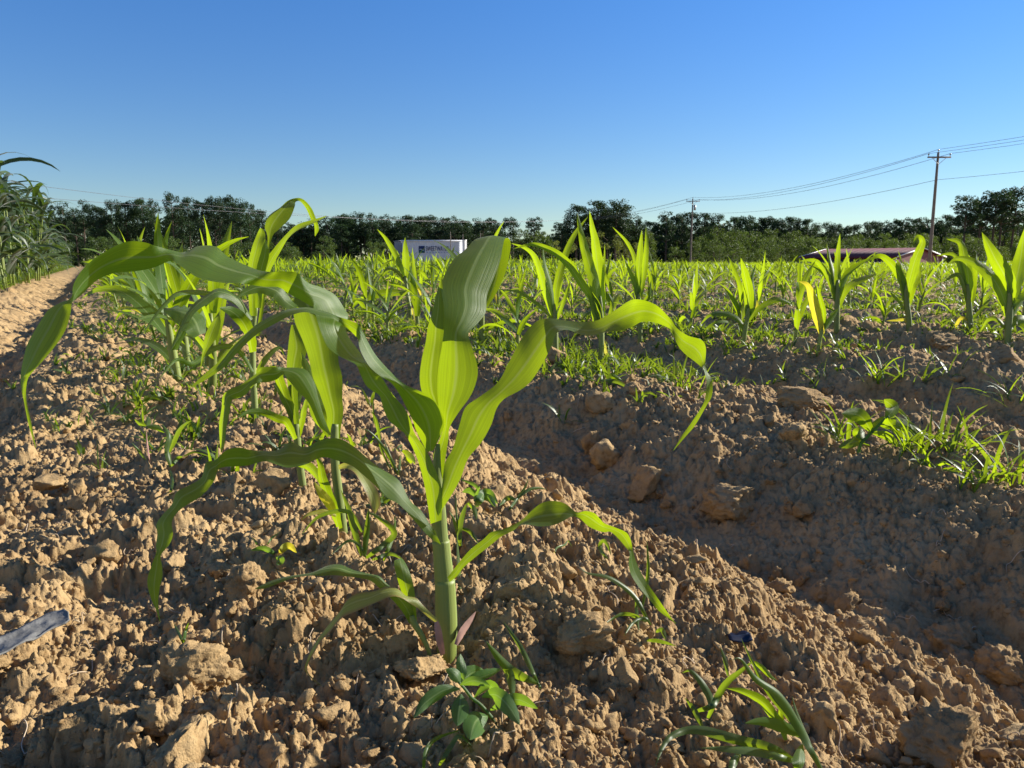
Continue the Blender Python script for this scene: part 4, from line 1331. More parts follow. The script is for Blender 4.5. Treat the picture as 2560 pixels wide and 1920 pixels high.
def round_tuft(px, py, hpx, n, label, spread=1.1, wide=.006, mat=None):
    g = ground_at(px, py)
    d = (g - C0) @ FW
    h = 1.25 * hpx / FPX * d
    n = int(n * 1.5)
    e = empty('grass_tuft', g)
    tag(e, label, 'grass weed', 'weeds growing in the soil')
    for i in range(n):
        a = Acc()
        ang = rs.uniform(0, 6.28)
        gen_blade(a, (rs.normal(0, .18 * h), rs.normal(0, .18 * h), -.006), ang, abs(rs.normal(.5, .35)) * spread, rs.uniform(.3, 1.7), h * rs.uniform(.7, 1.3), wide * rs.uniform(.6, 1.3), rs.normal(0, .4), 7, 3, rs, .2, rs.normal(0, .7))
        obj('blade', a.mesh('blade', [mat or (M_GRASS if rs.uniform() < .6 else M_CORN)]), e)


for q in ((2270, 1128, 85, 16, 'dense grass tuft right beside the lobed-leaf weed'), (2335, 1122, 120, 14, 'tall arching grass tuft in the middle of the right-hand weed patch'), (2400, 1152, 110, 15, 'wide grass tuft at the right end of the weed patch'),
          (2112, 1100, 95, 14, 'grass tuft at the left end of the weed patch'), (2440, 1215, 90, 12, 'grass tuft below the right end of the weed patch'), (2535, 1205, 120, 14, 'grass tuft at the right frame edge below the weed patch'), (2320, 1170, 60, 10, 'low grass tuft in front of the weed patch'),
          (2195, 955, 80, 14, 'light grass tuft with thin arching blades on the slope behind the weed patch'), (2285, 960, 70, 12, 'short grass tuft right of the thin arching one'), (2375, 935, 60, 8, 'single-bladed sprout by the large clod on the right'), (2530, 1010, 95, 10, 'leaning grass tuft at the right frame edge above the weed patch'),
          (1720, 968, 75, 14, 'grass tuft under the hanging tip of the wavy right leaf'), (1420, 880, 60, 16, 'grass tuft beside the slender corn plant'), (1260, 860, 90, 22, 'dense grass tuft behind the broad upright leaf'), (560, 1185, 75, 10, 'grass tuft with one thick blade, close to the hanging pale leaf'),
          (480, 1090, 80, 14, 'grass tuft left of the hanging pale leaf'), (350, 1045, 60, 8, 'small curled grass tuft on the bare left ground'), (590, 1190, 55, 7, 'short sprouts right below the hanging pale leaf'), (760, 1120, 60, 9, 'grass tuft between the second and third plants'), (910, 1130, 70, 9, 'grass tuft right of the second plant'), (960, 1260, 60, 8, 'grass tuft behind the low arching leaf, near the main stalk')):
    round_tuft(*q)


# ------------------------------------------------------------------ tall grass crop on the left
def sorghum(rs):
    root = empty('sorghum_plant', (0, 0, 0))
    H = 1.5
    a = Acc()
    nst = rs.randint(2, 4)
    L = Acc()
    for q in range(nst):
        bx, by = rs.normal(0, .06, 2)
        lx, ly = rs.normal(0, .12, 2)
        h = H * rs.uniform(.6, .85)
        tube(a, np.array([[bx, by, -.05], [bx + lx * .4, by + ly * .4, h * .5], [bx + lx, by + ly, h]]), np.array([.011, .009, .005]), 6, 3)
        ph = rs.uniform(0, 6.28)
        n = rs.randint(6, 9)
        for k in range(n):
            f = k / (n - 1)
            zz = h * (.12 + .86 * f)
            gen_blade(L, (bx + lx * f, by + ly * f, zz), ph + k * pi + rs.normal(0, .5), .35 + .35 * (1 - f) + rs.normal(0, .12), rs.uniform(1.5, 2.7), rs.uniform(.55, .95), rs.uniform(.042, .072), rs.normal(0, .3), 9, 3, rs, .25, rs.normal(0, .8))
    obj('stem', a.mesh('stem', [M_STALK]), root)
    obj('foliage', L.mesh('foliage', [M_SORG]), root)
    return root


def build_sorghum():
    rs = RS(303)
    protos = [sorghum(rs) for _ in range(6)]
    k = 0
    spots = []
    for i in range(4000):
        s = 5.5 * (62 / 5.5) ** rs.uniform(0, 1)
        t = -1.02 - abs(rs.normal(0, .45)) - rs.uniform(0, .15)
        x, y = ROW_D * s + ROW_N * t
        if x < -.74 * y - .6 or y < 5:
            continue
        if any((x - a) ** 2 + (y - b) ** 2 < (.11 + .010 * y) ** 2 for a, b in spots):
            continue
        spots.append((x, y))
        if len(spots) >= 175:
            break
    # the nearest stand, cut by the left frame edge
    spots = [(x, y) for x, y in spots if y > 9.5 or x > -.62 * y]
    for px, y in ((-70, 9.6), (-20, 9.2), (25, 9.9), (70, 11.2), (5, 10.8), (-40, 8.6), (95, 13.2), (45, 12.0), (120, 15.5), (-90, 8.2), (10, 8.9)):
        spots.append((at_y(px, 700, y)[0], y))
    for i, (x, y) in enumerate(spots):
        r = protos[i] if i < len(protos) else copy_tree(protos[rs.randint(6)])
        sc = rs.uniform(.78, 1.05) if y > 16 else rs.uniform(1.0, 1.15)
        r.location = (x, y, hz(x, y, 1))
        r.rotation_euler = (0, 0, rs.uniform(0, 6.28))
        r.scale = (sc, sc, sc * rs.uniform(.9, 1.06))
        tag(r, 'tall grassy crop plant with arching blades in the dense stand at the left', 'tall grass plant', 'tall grass crop along the left edge of the field')
    acc = Acc()
    for i in range(1500):
        s = 4.5 * (62 / 4.5) ** rs.uniform(0, 1)
        t = -.86 - abs(rs.normal(0, .28))
        x, y = ROW_D * s + ROW_N * t
        if x < -.76 * y - .6:
            continue
        tuft(acc, rs, x, y, hz(x, y, 1), rs.uniform(.08, .28) * (1.3 if t < -1.1 else .8), 7, rs.uniform(.006, .016), 3, 1.3)
    o = obj('undergrowth', acc.mesh('undergrowth', [M_GRASS]))
    tag(o, 'low green weeds along the foot of the tall grass crop', 'weeds', kind='stuff')


build_sorghum()


# ------------------------------------------------------------------ litter
def build_strip():
    pts = [(-60, 1650, 40), (0, 1620, 40), (50, 1595, 39), (100, 1570, 38), (135, 1552, 38), (158, 1545, 33), (172, 1542, 20)]
    rs = RS(4)
    S = crom(np.array(pts, float), 6)
    m = len(S)
    T = np.gradient(S[:, :2], axis=0)
    T /= np.linalg.norm(T, axis=1)[:, None]
    Q = np.stack([-T[:, 1], T[:, 0]], 1)
    nv = 11
    u = np.linspace(-.5, .5, nv)
    V = np.zeros((m, nv, 3))
    for i in range(m):
        for j in range(nv):
            p = S[i, :2] + Q[i] * S[i, 2] * u[j]
            g0 = ground_at(p[0], p[1])
            r = ray(*p)
            z = .026 + .006 * i / m
            V[i, j] = C0 + r * ((z - H_CAM) / r[2])
    V[..., 2] += .003 * vnoise2(V[..., 0] / .012, V[..., 1] / .02, 3) + .003 * vnoise2(V[..., 0] / .005, V[..., 1] / .007, 8)
    V[..., 2] += .002 * np.abs(2 * u)[None] ** 2
    acc = Acc()
    acc.add(V.reshape(-1, 3), grid_faces(m, nv))
    o = obj('plastic_strip', acc.mesh('plastic_strip', [mat_plain('grey_plastic', (.17, .165, .155), .7, .2, noise=.35, scale=60, bump=.2)]))
    md = o.modifiers.new('thickness', 'SOLIDIFY')
    md.thickness = .0012
    tag(o, 'torn strip of dark grey plastic film lying on the soil', 'plastic scrap')
    g = ground_at(1846, 1606)
    a = Acc()
    n = 7
    X, Y = np.meshgrid(np.linspace(-1, 1, n), np.linspace(-1, 1, n))
    Z = vnoise2(X * 1.7 + 3, Y * 1.7, 2) * .9
    a.add(np.stack([X * .010, Y * .008, Z * .009 + .002], -1).reshape(-1, 3), grid_faces(n, n))
    o = obj('plastic_scrap', a.mesh('plastic_scrap', [mat_plain('navy_film', (.004, .006, .02), .4, .4)], False), None, (g[0], g[1], g[2] + .004))
    md = o.modifiers.new('thickness', 'SOLIDIFY')
    md.thickness = .0008
    tag(o, 'small crumpled dark blue film scrap near the large grass weed', 'plastic scrap')


build_strip()
# ------------------------------------------------------------------ trees
M_PINE = mat_leaf('pine_needles', (.026, .056, .022), (.05, .09, .015), fac=.22, rough=.6, spec=.25, veins=False, rnd=.45)
M_BROAD = mat_leaf('broad_foliage', (.062, .108, .028), (.14, .20, .015), fac=.30, rough=.55, spec=.25, veins=False, rnd=.45)
M_PALE = mat_leaf('pale_foliage', (.12, .15, .035), (.24, .27, .03), fac=.30, rough=.6, spec=.2, veins=False, rnd=.35)
M_BARK = mat_plain('pine_bark', (.10, .075, .058), .9, .2, noise=.4, scale=4, bump=.4)


def leaf_cloud(rs, cents, rad, per, size, flat=.6):
    """small tilted leaf faces spread through clumps"""
    n = len(cents) * per
    c = np.repeat(cents, per, 0)
    r = np.repeat(rad, per)
    d = rs.normal(size=(n, 3))
    d /= np.linalg.norm(d, axis=1)[:, None]
    p = c + d * (r * rs.uniform(.25, 1.05, n) ** .6)[:, None] * np.array([1, 1, flat])
    a = rs.normal(size=(n, 3))
    a /= np.linalg.norm(a, axis=1)[:, None]
    b = np.cross(a, rs.normal(size=(n, 3)))
    b /= np.linalg.norm(b, axis=1)[:, None]
    sz = size * rs.uniform(.6, 1.4, n)[:, None]
    V = np.stack([p - a * sz - b * sz * .5, p + a * sz * .2 - b * sz * .6, p + a * sz + b * sz * .4, p - a * sz * .3 + b * sz * .6], 1).reshape(-1, 3)
    F = np.arange(n * 4).reshape(n, 4)
    return V, F


def make_pine(rs, low=.45, wide=.2, nclump=46, open_=False):
    """unit height tree"""
    root = empty('pine_tree', (0, 0, 0))
    t = Acc()
    lean = rs.normal(0, .012, 2)
    tube(t, np.array([[0, 0, -.02], [lean[0] * .4, lean[1] * .4, .45], [lean[0], lean[1], .95]]), np.array([.015, .011, .003]), 8, 4)
    cents, rad = [], []
    for k in range(nclump):
        f = rs.uniform(0, 1) ** .8
        zz = low + (1 - low) * f
        env = wide * math.sqrt(max(.02, 1 - ((f - .42) / .62) ** 2)) if not open_ else wide * (.35 + .65 * sin(pi * min(1, .15 + .75 * f)))
        rr = env * rs.uniform(.25, 1.0)
        a = rs.uniform(0, 6.28)
        c = np.array([rr * cos(a) + lean[0] * zz, rr * sin(a) + lean[1] * zz, zz + rs.normal(0, .012)])
        cents.append(c)
        rad.append(rs.uniform(.035, .07) * (.8 if open_ else 1.0))
        if k % (1 if open_ else 2) == 0:
            tube(t, np.array([[lean[0] * zz, lean[1] * zz, max(low * .8, zz - rr * .45)], c]), np.array([.004, .0015]), 4, 1, False)
    obj('trunk', t.mesh('trunk', [M_BARK]), root)
    V, F = leaf_cloud(rs, np.array(cents), np.array(rad), 95 if not open_ else 70, .0080, .85)
    obj('crown', mesh_np('crown', V, F, None, False, [M_PINE]), root)
    return root


def make_broad(rs, mat, name='broadleaf_tree', low=.12, wide=.36, nclump=46):
    root = empty(name, (0, 0, 0))
    t = Acc()
    tube(t, np.array([[0, 0, -.03], [.01, 0, .3], [0, .01, .7]]), np.array([.022, .017, .005]), 7, 3)
    cents, rad = [], []
    for k in range(nclump):
        f = rs.uniform(0, 1)
        zz = low + (1 - low) * f * .93
        env = wide * math.sqrt(max(.03, 1 - ((f - .38) / .64) ** 2))
        rr = env * rs.uniform(.2, 1) ** .6
        a = rs.uniform(0, 6.28)
        c = np.array([rr * cos(a), rr * sin(a), zz])
        cents.append(c)
        rad.append(rs.uniform(.06, .12))
        if k % 3 == 0:
            tube(t, np.array([[0, 0, max(.15, zz - rr * .6)], c]), np.array([.007, .002]), 4, 1, False)
    obj('trunk', t.mesh('trunk', [M_BARK]), root)
    V, F = leaf_cloud(rs, np.array(cents), np.array(rad), 80, .0125, .8)
    obj('crown', mesh_np('crown', V, F, None, False, [mat]), root)
    return root


def build_trees():
    rs = RS(404)
    pines = [make_pine(rs, rs.uniform(.25, .5), rs.uniform(.16, .22), rs.randint(46, 66)) for _ in range(7)]
    opens = [make_pine(rs, .52, .17, 56, True) for _ in range(3)]
    broad = [make_broad(rs, M_BROAD) for _ in range(5)]
    pale = [make_broad(rs, M_PALE, 'pale_shrub', .05, .62, 40) for _ in range(2)]
    used = set()

    def put(lst, px, ytop, Y, wk, label, cat, group):
        i_ = rs.randint(len(lst))
        p = lst[i_]
        if p.name not in used and any(q.name not in used for q in lst):
            p = next(q for q in lst if q.name not in used)
        r = p if p.name not in used else copy_tree(p)
        used.add(p.name)
        top = at_y(px, ytop, Y)
        gz = hz(top[0], Y, 0)
        h = top[2] - gz
        r.location = (top[0], Y, gz)
        r.scale = (h * wk, h * wk, h)
        r.rotation_euler = (0, 0, rs.uniform(0, 6.28))
        tag(r, label, cat, group)

    G = 'pines of the dark treeline behind the field'
    L1 = 'tall dark pine in the treeline left of the white warehouse'
    tops1 = [(40, 520), (75, 512), (110, 504), (156, 506), (202, 501), (240, 520), (275, 506), (312, 507), (353, 500), (382, 504), (427, 488), (469, 497), (503, 507), (532, 496), (564, 494), (596, 497), (622, 510), (654, 528), (690, 545), (340, 520), (450, 515), (548, 512), (580, 510), (258, 528), (185, 525)]
    for px, y in tops1:
        put(pines, px, y, rs.uniform(165, 190), rs.uniform(.75, 1.05), L1, 'pine', G)
    L2 = 'dark rounded pine in the treeline behind the white warehouse'
    tops2 = [(727, 560), (756, 555), (790, 550), (819, 545), (845, 542), (866, 539), (900, 535), (929, 538), (964, 541), (990, 542), (1025, 541), (1054, 545), (1077, 542), (1106, 549), (1129, 545), (1158, 553), (1193, 546), (1230, 549)]
    for px, y in tops2:
        put(pines, px, y, rs.uniform(205, 225), rs.uniform(1.05, 1.35), L2, 'pine', G)
        put(pines, px + rs.uniform(-14, 14), y + rs.uniform(12, 30), rs.uniform(200, 212), 1.35, L2, 'pine', G)
    put(pines, 1276, 547, 200, 1.0, 'single pine standing right of the white warehouse by a thin pole', 'pine', G)
    put(opens, 1335, 545, 200, 1.1, 'small open pine in the gap between the two halves of the treeline', 'pine', G)
    put(broad, 1303, 571, 195, .9, 'rounded dark broadleaf tree in the gap of the treeline, the left of two', 'tree', None)
    put(broad, 1350, 572, 195, .9, 'rounded dark broadleaf tree in the gap of the treeline, the right of two', 'tree', None)
    put(opens, 1404, 556, 190, 1.2, 'low ragged pine left of the tall middle pines', 'pine', G)
    L3 = 'big tall pine in the middle of the treeline, left of the nearer middle pole'
    for px, y in ((1442, 517), (1494, 506), (1540, 506), (1518, 525), (1563, 519), (1590, 542), (1466, 540), (1420, 560), (1550, 530)):
        put(pines, px, y, rs.uniform(180, 192), rs.uniform(1.15, 1.5), L3, 'pine', G)
    L4 = 'dark rounded pine on the wooded rise right of the tall middle pines'
    tops4 = [(1624, 556), (1668, 529), (1690, 540), (1708, 534), (1728, 534), (1760, 536), (1798, 539), (1835, 545), (1870, 543), (1902, 547), (1926, 545), (1950, 550), (1972, 545), (2000, 550), (2021, 550), (2045, 557), (2065, 559), (2088, 562), (2117, 568), (2134, 565), (2163, 559), (2189, 556), (2215, 556), (2240, 552), (2267, 548), (2299, 548), (2322, 548), (2345, 545), (2366, 540), (2395, 542), (2430, 540), (2470, 535), (2515, 532), (2550, 530)]
    for px, y in tops4:
        put(pines, px, y, rs.uniform(205, 225), rs.uniform(.95, 1.3), L4, 'pine', G)
    for k, (px, y, lab) in enumerate(((2420, 492, 'open-crowned tall pine standing above the woods, the leftmost of the group at the right edge'), (2457, 500, 'ragged open pine between the leftmost and the tallest open-crowned pines'), (2493, 477, 'tall open-crowned pine with a bare trunk, near the right edge'), (2511, 482, 'slim open-crowned pine right beside the bare-trunked one'), (2541, 471, 'tallest open-crowned pine at the right frame edge'))):
        put(opens, px, y, 175 + 2 * k, 1.15, lab, 'pine', 'open-crowned pines at the right edge')
    L5 = 'mid-green young broadleaf tree in front of the wooded rise'
    for i in range(52):
        px = rs.uniform(1620, 2575)
        put(broad, px, rs.uniform(588, 626), rs.uniform(135, 175), rs.uniform(.7, 1.1), L5, 'tree', 'young trees at the edge of the woods')
    for i in range(46):
        px = rs.uniform(1610, 2580)
        put(broad, px, np.interp(px, [1600, 1900, 2120, 2560], [575, 572, 590, 572]) + rs.uniform(-6, 22), rs.uniform(182, 200), rs.uniform(.6, .95), 'taller green broadleaf tree rising between the young trees and the dark pines', 'tree', 'mixed trees on the wooded rise')
    L6 = 'green broadleaf tree under the dark pines of the left treeline'
    for i in range(26):
        px = rs.uniform(120, 980)
        put(broad, px, rs.uniform(585, 622), rs.uniform(140, 160), rs.uniform(.9, 1.3), L6, 'tree', 'low trees under the left treeline')
    for px, y, lab in ((1395, 598, 'leftmost of the pale yellow-green shrubs in the middle distance'), (1450, 588, 'pale yellow-green shrub second from the left in its group'), (1520, 576, 'tallest pale yellow-green shrub in the middle distance'), (1575, 602, 'rightmost pale yellow-green shrub in its group')):
        put(pale, px, y, 130, .95, lab, 'shrub', 'pale shrubs in the middle distance')
    # the wood behind, one dark mass
    cents, rad = [], []
    for i in range(1500):
        px = rs.uniform(-60, 2640)
        top = np.interp(px, [-60, 0, 300, 430, 620, 700, 760, 900, 1240, 1270, 1420, 1500, 1560, 1600, 1660, 1900, 2100, 2300, 2640], [560, 552, 545, 540, 545, 575, 570, 555, 565, 605, 590, 540, 540, 600, 560, 565, 585, 570, 555])
        Y = rs.uniform(222, 250)
        yy = rs.uniform(top + 8, 655)
        c = at_y(px, yy, Y)
        cents.append(c)
        rad.append(rs.uniform(1.6, 3.4))
    V, F = leaf_cloud(rs, np.array(cents), np.array(rad), 60, .55, .8)
    o = obj('woodland', mesh_np('woodland', V, F, None, False, [M_PINE]))
    tag(o, 'dark woods filling the background behind the treeline', 'woods', kind='stuff')
    acc = []
    cents, rad = [], []
    for i in range(900):
        px = rs.uniform(100, 2600)
        Y = rs.uniform(84, 128)
        if 1000 < px < 1180 or (1960 < px < 2540 and Y < 112):
            Y = rs.uniform(120, 132)
        c = at_y(px, 640, Y)
        cents.append((c[0], Y, hz(c[0], Y, 0) + rs.uniform(.2, 1.0)))
        rad.append(rs.uniform(.6, 1.5))
    V, F = leaf_cloud(rs, np.array(cents), np.array(rad), 46, .2, .8)
    o = obj('brush', mesh_np('brush', V, F, None, False, [M_BROAD]))
    tag(o, 'low green brush along the far edge of the corn field', 'brush', kind='stuff')


build_trees()

# ------------------------------------------------------------------ utility poles and wires
M_POLE = mat_plain('weathered_wood', (.20, .165, .135), .85, .2, noise=.3, scale=3)
M_PORC = mat_plain('porcelain', (.30, .29, .28), .3, .5)
M_WIRE = mat_plain('wire', (.16, .16, .17), .5, .4, .3)
M_STEEL = mat_plain('galvanised_steel', (.42, .43, .44), .5, .5, .5)


def make_pole(px, ytop, Y, label, arm=1.95, r=.15, arm_y=None, gear=False, name='utility_pole'):
    top = at_y(px, ytop, Y)
    gz = hz(top[0], Y, 0)
    h = top[2] - gz
    e = empty(name, (top[0], Y, gz))
    tag(e, label, 'utility pole', 'poles of the power line')
    a = Acc()
    tube(a, np.array([[0, 0, -.3], [0, 0, h * .5], [0, 0, h]]), np.array([r, r * .85, r * .62]), 12, 2)
    obj('pole', a.mesh('pole', [M_POLE]), e)
    pts = []
    if arm:
        za = h - .42
        a = Acc()
        a.box((-arm / 2, -r - .10, za - .06), (arm / 2, -r - .004, za + .06))
        obj('crossarm', a.mesh('crossarm', [M_POLE], False), e)
        for sx in (-1, 1):
            b = Acc()
            tube(b, np.array([[sx * arm * .30, -r - .06, za - .05], [sx * .02, -r * .9 - .03, za - .55]]), .022, 5)
            obj('brace', b.mesh('brace', [M_STEEL]), e)
        for x in (-arm / 2 + .07, arm / 2 - .07, 0):
            zz = za + .06 if x else h
            yy = -r - .05 if x else 0
            b = Acc()
            tube(b, np.array([[x, yy, zz - .02], [x, yy, zz + .1], [x, yy, zz + .12], [x, yy, zz + .22], [x, yy, zz + .26]]), np.array([.02, .02, .06, .07, .03]), 8)
            obj('insulator', b.mesh('insulator', [M_PORC]), e)
            pts.append(np.array([top[0] + x, Y + yy, gz + zz + .24]))
    pts.append(np.array([top[0], Y - r, gz + h - (top[2] - at_y(px, ytop + 69 * 67 / Y, Y)[2])]))
    if gear:
        b = Acc()
        tube(b, np.array([[.38, -.05, h - 1.9], [.38, -.05, h - 1.0]]), .2, 12)
        obj('transformer', b.mesh('transformer', [M_STEEL]), e)
        b = Acc()
        b.box((.1, -.05, h - 1.25), (.22, .03, h - 1.15))
        obj('bracket', b.mesh('bracket', [M_STEEL], False), e)
    return e, pts


p1, w1 = make_pole(2346, 381, 67, 'tall near wooden utility pole with a crossarm, right of the red barn roof', 1.95)
p2, w2 = make_pole(1732, 497, 134, 'smaller wooden utility pole with a crossarm and transformer in the middle distance', 2.3, .16, gear=True)
p3, w3 = make_pole(1418, 549, 190, 'far pole standing among the pines left of the tall spear-leaved plant', 2.0, .17)
p4, w4 = make_pole(1283, 564, 205, 'far pole just right of the warehouse with the single pine', 0, .17)
pL, wL = make_pole(-330, 400, 80, 'pole of the left wires, beyond the left frame edge', 1.95)
pR, wR = make_pole(3700, 150, 38, 'pole of the right wires, beyond the right frame edge', 1.95)
for px, y0, Y, lab in ((1126, 580, 165, 'short bare pole behind the warehouse roof, left of the reddish one'), (1157, 585, 158, 'reddish bare pole rising at the right end of the warehouse'), (1201, 583, 160, 'short bare pole right of the reddish one')):
    make_pole(px, y0, Y, lab, 0, .12)


def wire(A, B, sag, label, r):
    n = 26
    u = np.linspace(0, 1, n)
    P = A[None] * (1 - u[:, None]) + B[None] * u[:, None]
    P[:, 2] -= 4 * sag * u * (1 - u)
    a = Acc()
    tube(a, P, r * .8, 5)
    o = obj('power_line', a.mesh('power_line', [M_WIRE]))
    tag(o, label, 'power line', 'wires of the power line')


nm = ('left arm', 'right arm', 'pole top', 'low bracket')
for k in range(4):
    wire(w1[k], w2[k], (1.3, 1.3, 1.2, 1.0)[k], 'wire from the %s of the near pole to the transformer pole' % nm[k], .022)
    wire(w1[k], wR[k], (.25, .25, .2, .3)[k], 'wire from the %s of the near pole out of the right frame edge' % nm[k], .018)
for k in range(3):
    wire(w2[k], w3[k], .9, 'wire from the %s of the transformer pole to the far pole among the pines' % nm[k], .025)
wire(w3[0], wL[0], 2.6, 'upper long thin wire across the sky above the left treeline', .028)
wire(w3[1], wL[3], 1.6, 'lower long thin wire across the sky above the left treeline', .028)


# ------------------------------------------------------------------ buildings
def metal_mat(name, c, rough=.5):
    return mat_plain(name, c, rough, .4, .0, noise=.10, scale=1.2)


M_WHITE = metal_mat('white_metal_siding', (.62, .64, .70))
M_TRIM = metal_mat('white_trim', (.75, .75, .75))
M_NAVY = mat_plain('navy_paint', (.012, .028, .11), .5)
M_TEAL = mat_plain('teal_paint', (.01, .10, .12), .5)
M_PALEB = mat_plain('pale_blue_paint', (.33, .42, .58), .5)
M_RED = metal_mat('red_metal_siding', (.16, .022, .026))
M_RROOF = metal_mat('red_metal_roof', (.105, .030, .036), .8)
M_GREY = metal_mat('grey_siding', (.33, .32, .34))
M_GLASS = mat_plain('dark_glass', (.03, .04, .05), .1, .6)


def corrugated(acc, p0, p1, z0, z1, pitch=.4, dep=.05):
    """ribbed metal wall from p0 to p1 (outside on the right-hand side walking from p0 to p1 reversed)"""
    p0, p1 = np.asarray(p0, float), np.asarray(p1, float)
    L = np.linalg.norm(p1 - p0)
    t = (p1 - p0) / L
    nrm = np.array([t[1], -t[0]])
    n = max(2, int(L / pitch))
    xs, ds = [], []
    for i in range(n):
        a = L * i / n
        s = L / n
        xs += [a, a + s * .55, a + s * .68, a + s * .85]
        ds += [0, 0, dep, dep]
    xs.append(L)
    ds.append(0)
    P = p0 + np.outer(xs, t) + np.outer(ds, nrm)
    V = np.vstack([np.c_[P, np.full(len(P), z0)], np.c_[P, np.full(len(P), z1)]])
    k = len(P)
    F = [[i, i + 1, i + 1 + k, i + k] for i in range(k - 1)]
    acc.add(V, F)


def warehouse():
    Y = 170.0
    a, b = at_y(1005, 600, Y), at_y(1150, 600, Y)
    gz = hz(a[0], Y, 0)
    x0, x1, zt = a[0], b[0], a[2]
    D = 22.0
    e = empty('warehouse', ((x0 + x1) / 2, Y, gz))
    tag(e, 'white metal warehouse with a blue name and logo on its front', 'warehouse')
    O = np.array([(x0 + x1) / 2, Y, gz])
    hx, H = (x1 - x0) / 2, zt - gz
    w = Acc()
    corrugated(w, (-hx, 0), (hx, 0), -.3, H, .9, .06)
    corrugated(w, (hx, 0), (hx, D), -.3, H, .9, .06)
    corrugated(w, (hx, D), (-hx, D), -.3, H, .9, .06)
    corrugated(w, (-hx, D), (-hx, 0), -.3, H, .9, .06)
    obj('wall', w.mesh('wall', [M_WHITE], False), e)
    r = Acc()
    V = np.array([[-hx - .2, -.25, H], [hx + .2, -.25, H], [hx + .2, D + .2, H], [-hx - .2, D + .2, H], [-hx - .2, D / 2, H + .3], [hx + .2, D / 2, H + .3], [-hx - .2, -.25, H - .25], [hx + .2, -.25, H - .25], [hx + .2, D + .2, H - .25], [-hx - .2, D + .2, H - .25]])
    r.add(V, [[0, 1, 5, 4], [4, 5, 2, 3], [6, 7, 1, 0], [7, 8, 2, 1], [8, 9, 3, 2], [9, 6, 0, 3]], [[0, 4, 3], [1, 2, 5]])
    obj('roof', r.mesh('roof', [M_WHITE], False), e)

    def lx(px):
        return at_y(px, 620, Y)[0] - O[0]

    def lz(py):
        return at_y(1100, py, Y)[2] - gz
    # name in tall narrow letters
    cu = bpy.data.curves.new('lettering', 'FONT')
    cu.body = 'SWEETWATER'
    cu.size = 1.0
    cu.extrude = .02
    cu.offset = .004
    cu.space_character = 1.05
    cu.materials.append(M_NAVY)
    o = obj('lettering', cu, e)
    bpy.context.view_layer.update()
    bw = o.dimensions.x
    hh = lz(615.5) - lz(627)
    ww = lx(1122) - lx(1064.5)
    o.rotation_euler = (radians(90), 0, 0)
    o.scale = (ww / bw, hh / .70, 1)
    o.location = (lx(1064.5), -.10, lz(627))
    lm = bpy.data.meshes.new_from_object(o)
    M = (o.location.copy(), o.rotation_euler.copy(), o.scale.copy())
    bpy.data.objects.remove(o)
    o = obj('lettering', lm, e)
    o.location, o.rotation_euler, o.scale = M
    # logo: navy square with a pale wave, teal foot
    s = Acc()
    s.box((lx(1047), -.12, lz(627)), (lx(1061.5), -.08, lz(615)))
    lg = obj('logo', s.mesh('logo', [M_NAVY], False), e)
    s = Acc()
    s.box((lx(1047), -.12, lz(632)), (lx(1061.5), -.08, lz(627.1)))
    obj('logo_foot', s.mesh('logo_foot', [M_TEAL], False), lg)
    s = Acc()
    u = np.linspace(0, 1, 13)
    xx = lx(1048.5) + u * (lx(1060.5) - lx(1048.5))
    zz = lz(624.6) + .13 * np.sin(u * 6.28)
    V = np.vstack([np.c_[xx, np.full(13, -.14), zz - .07], np.c_[xx, np.full(13, -.14), zz + .09]])
    s.add(V, [[i, i + 1, i + 14, i + 13] for i in range(12)])
    obj('logo_wave', s.mesh('logo_wave', [M_PALEB], False), lg)
    s = Acc()
    for i in range(8):
        c = 1066 + i * 7.2
        s.box((lx(c), -.11, lz(632.4)), (lx(c + 3.4), -.08, lz(629.6)))
    obj('small_letters', s.mesh('small_letters', [M_PALEB], False), e)['label'] = 'faint pale second line too small to read'
    # loading door and downpipes
    s = Acc()
    s.box((lx(1128), -.1, -.2), (lx(1140), -.07, 3.0))
    obj('door', s.mesh('door', [M_GREY], False), e)
    for px in (1008, 1148):
        s = Acc()
        tube(s, np.array([[lx(px), -.14, 0], [lx(px), -.14, H - .3]]), .06, 6)
        obj('downpipe', s.mesh('downpipe', [M_TRIM]), e)


warehouse()


def small_shed():
    Y = 178.0
    a, b = at_y(986, 604, Y), at_y(1003, 604, Y)
    gz = hz(a[0], Y, 0)
    e = empty('shed', ((a[0] + b[0]) / 2, Y, gz))
    tag(e, 'plain grey shed joined to the left of the white warehouse', 'shed')
    hx, H = (b[0] - a[0]) / 2, a[2] - gz
    w = Acc()
    corrugated(w, (-hx, 0), (hx, 0), -.3, H, .5)
    corrugated(w, (hx, 0), (hx, 10), -.3, H, .5)
    corrugated(w, (-hx, 10), (-hx, 0), -.3, H, .5)
    obj('wall', w.mesh('wall', [M_GREY], False), e)
    r = Acc()
    r.add(np.array([[-hx - .2, -.2, H], [hx + .05, -.2, H + .15], [hx + .05, 10.2, H + .15], [-hx - .2, 10.2, H], [-hx - .2, -.2, H + .15], [hx + .05, -.2, H + .3], [hx + .05, 10.2, H + .3], [-hx - .2, 10.2, H + .15]]),
          [[3, 2, 1, 0], [4, 5, 6, 7], [0, 1, 5, 4], [1, 2, 6, 5], [2, 3, 7, 6], [3, 0, 4, 7]])
    obj('roof', r.mesh('roof', [M_GREY], False), e)
    w = Acc()
    w.box((-.5, -.1, 0), (.5, -.05, 2.1))
    obj('door', w.mesh('door', [M_TRIM], False), e)


small_shed()


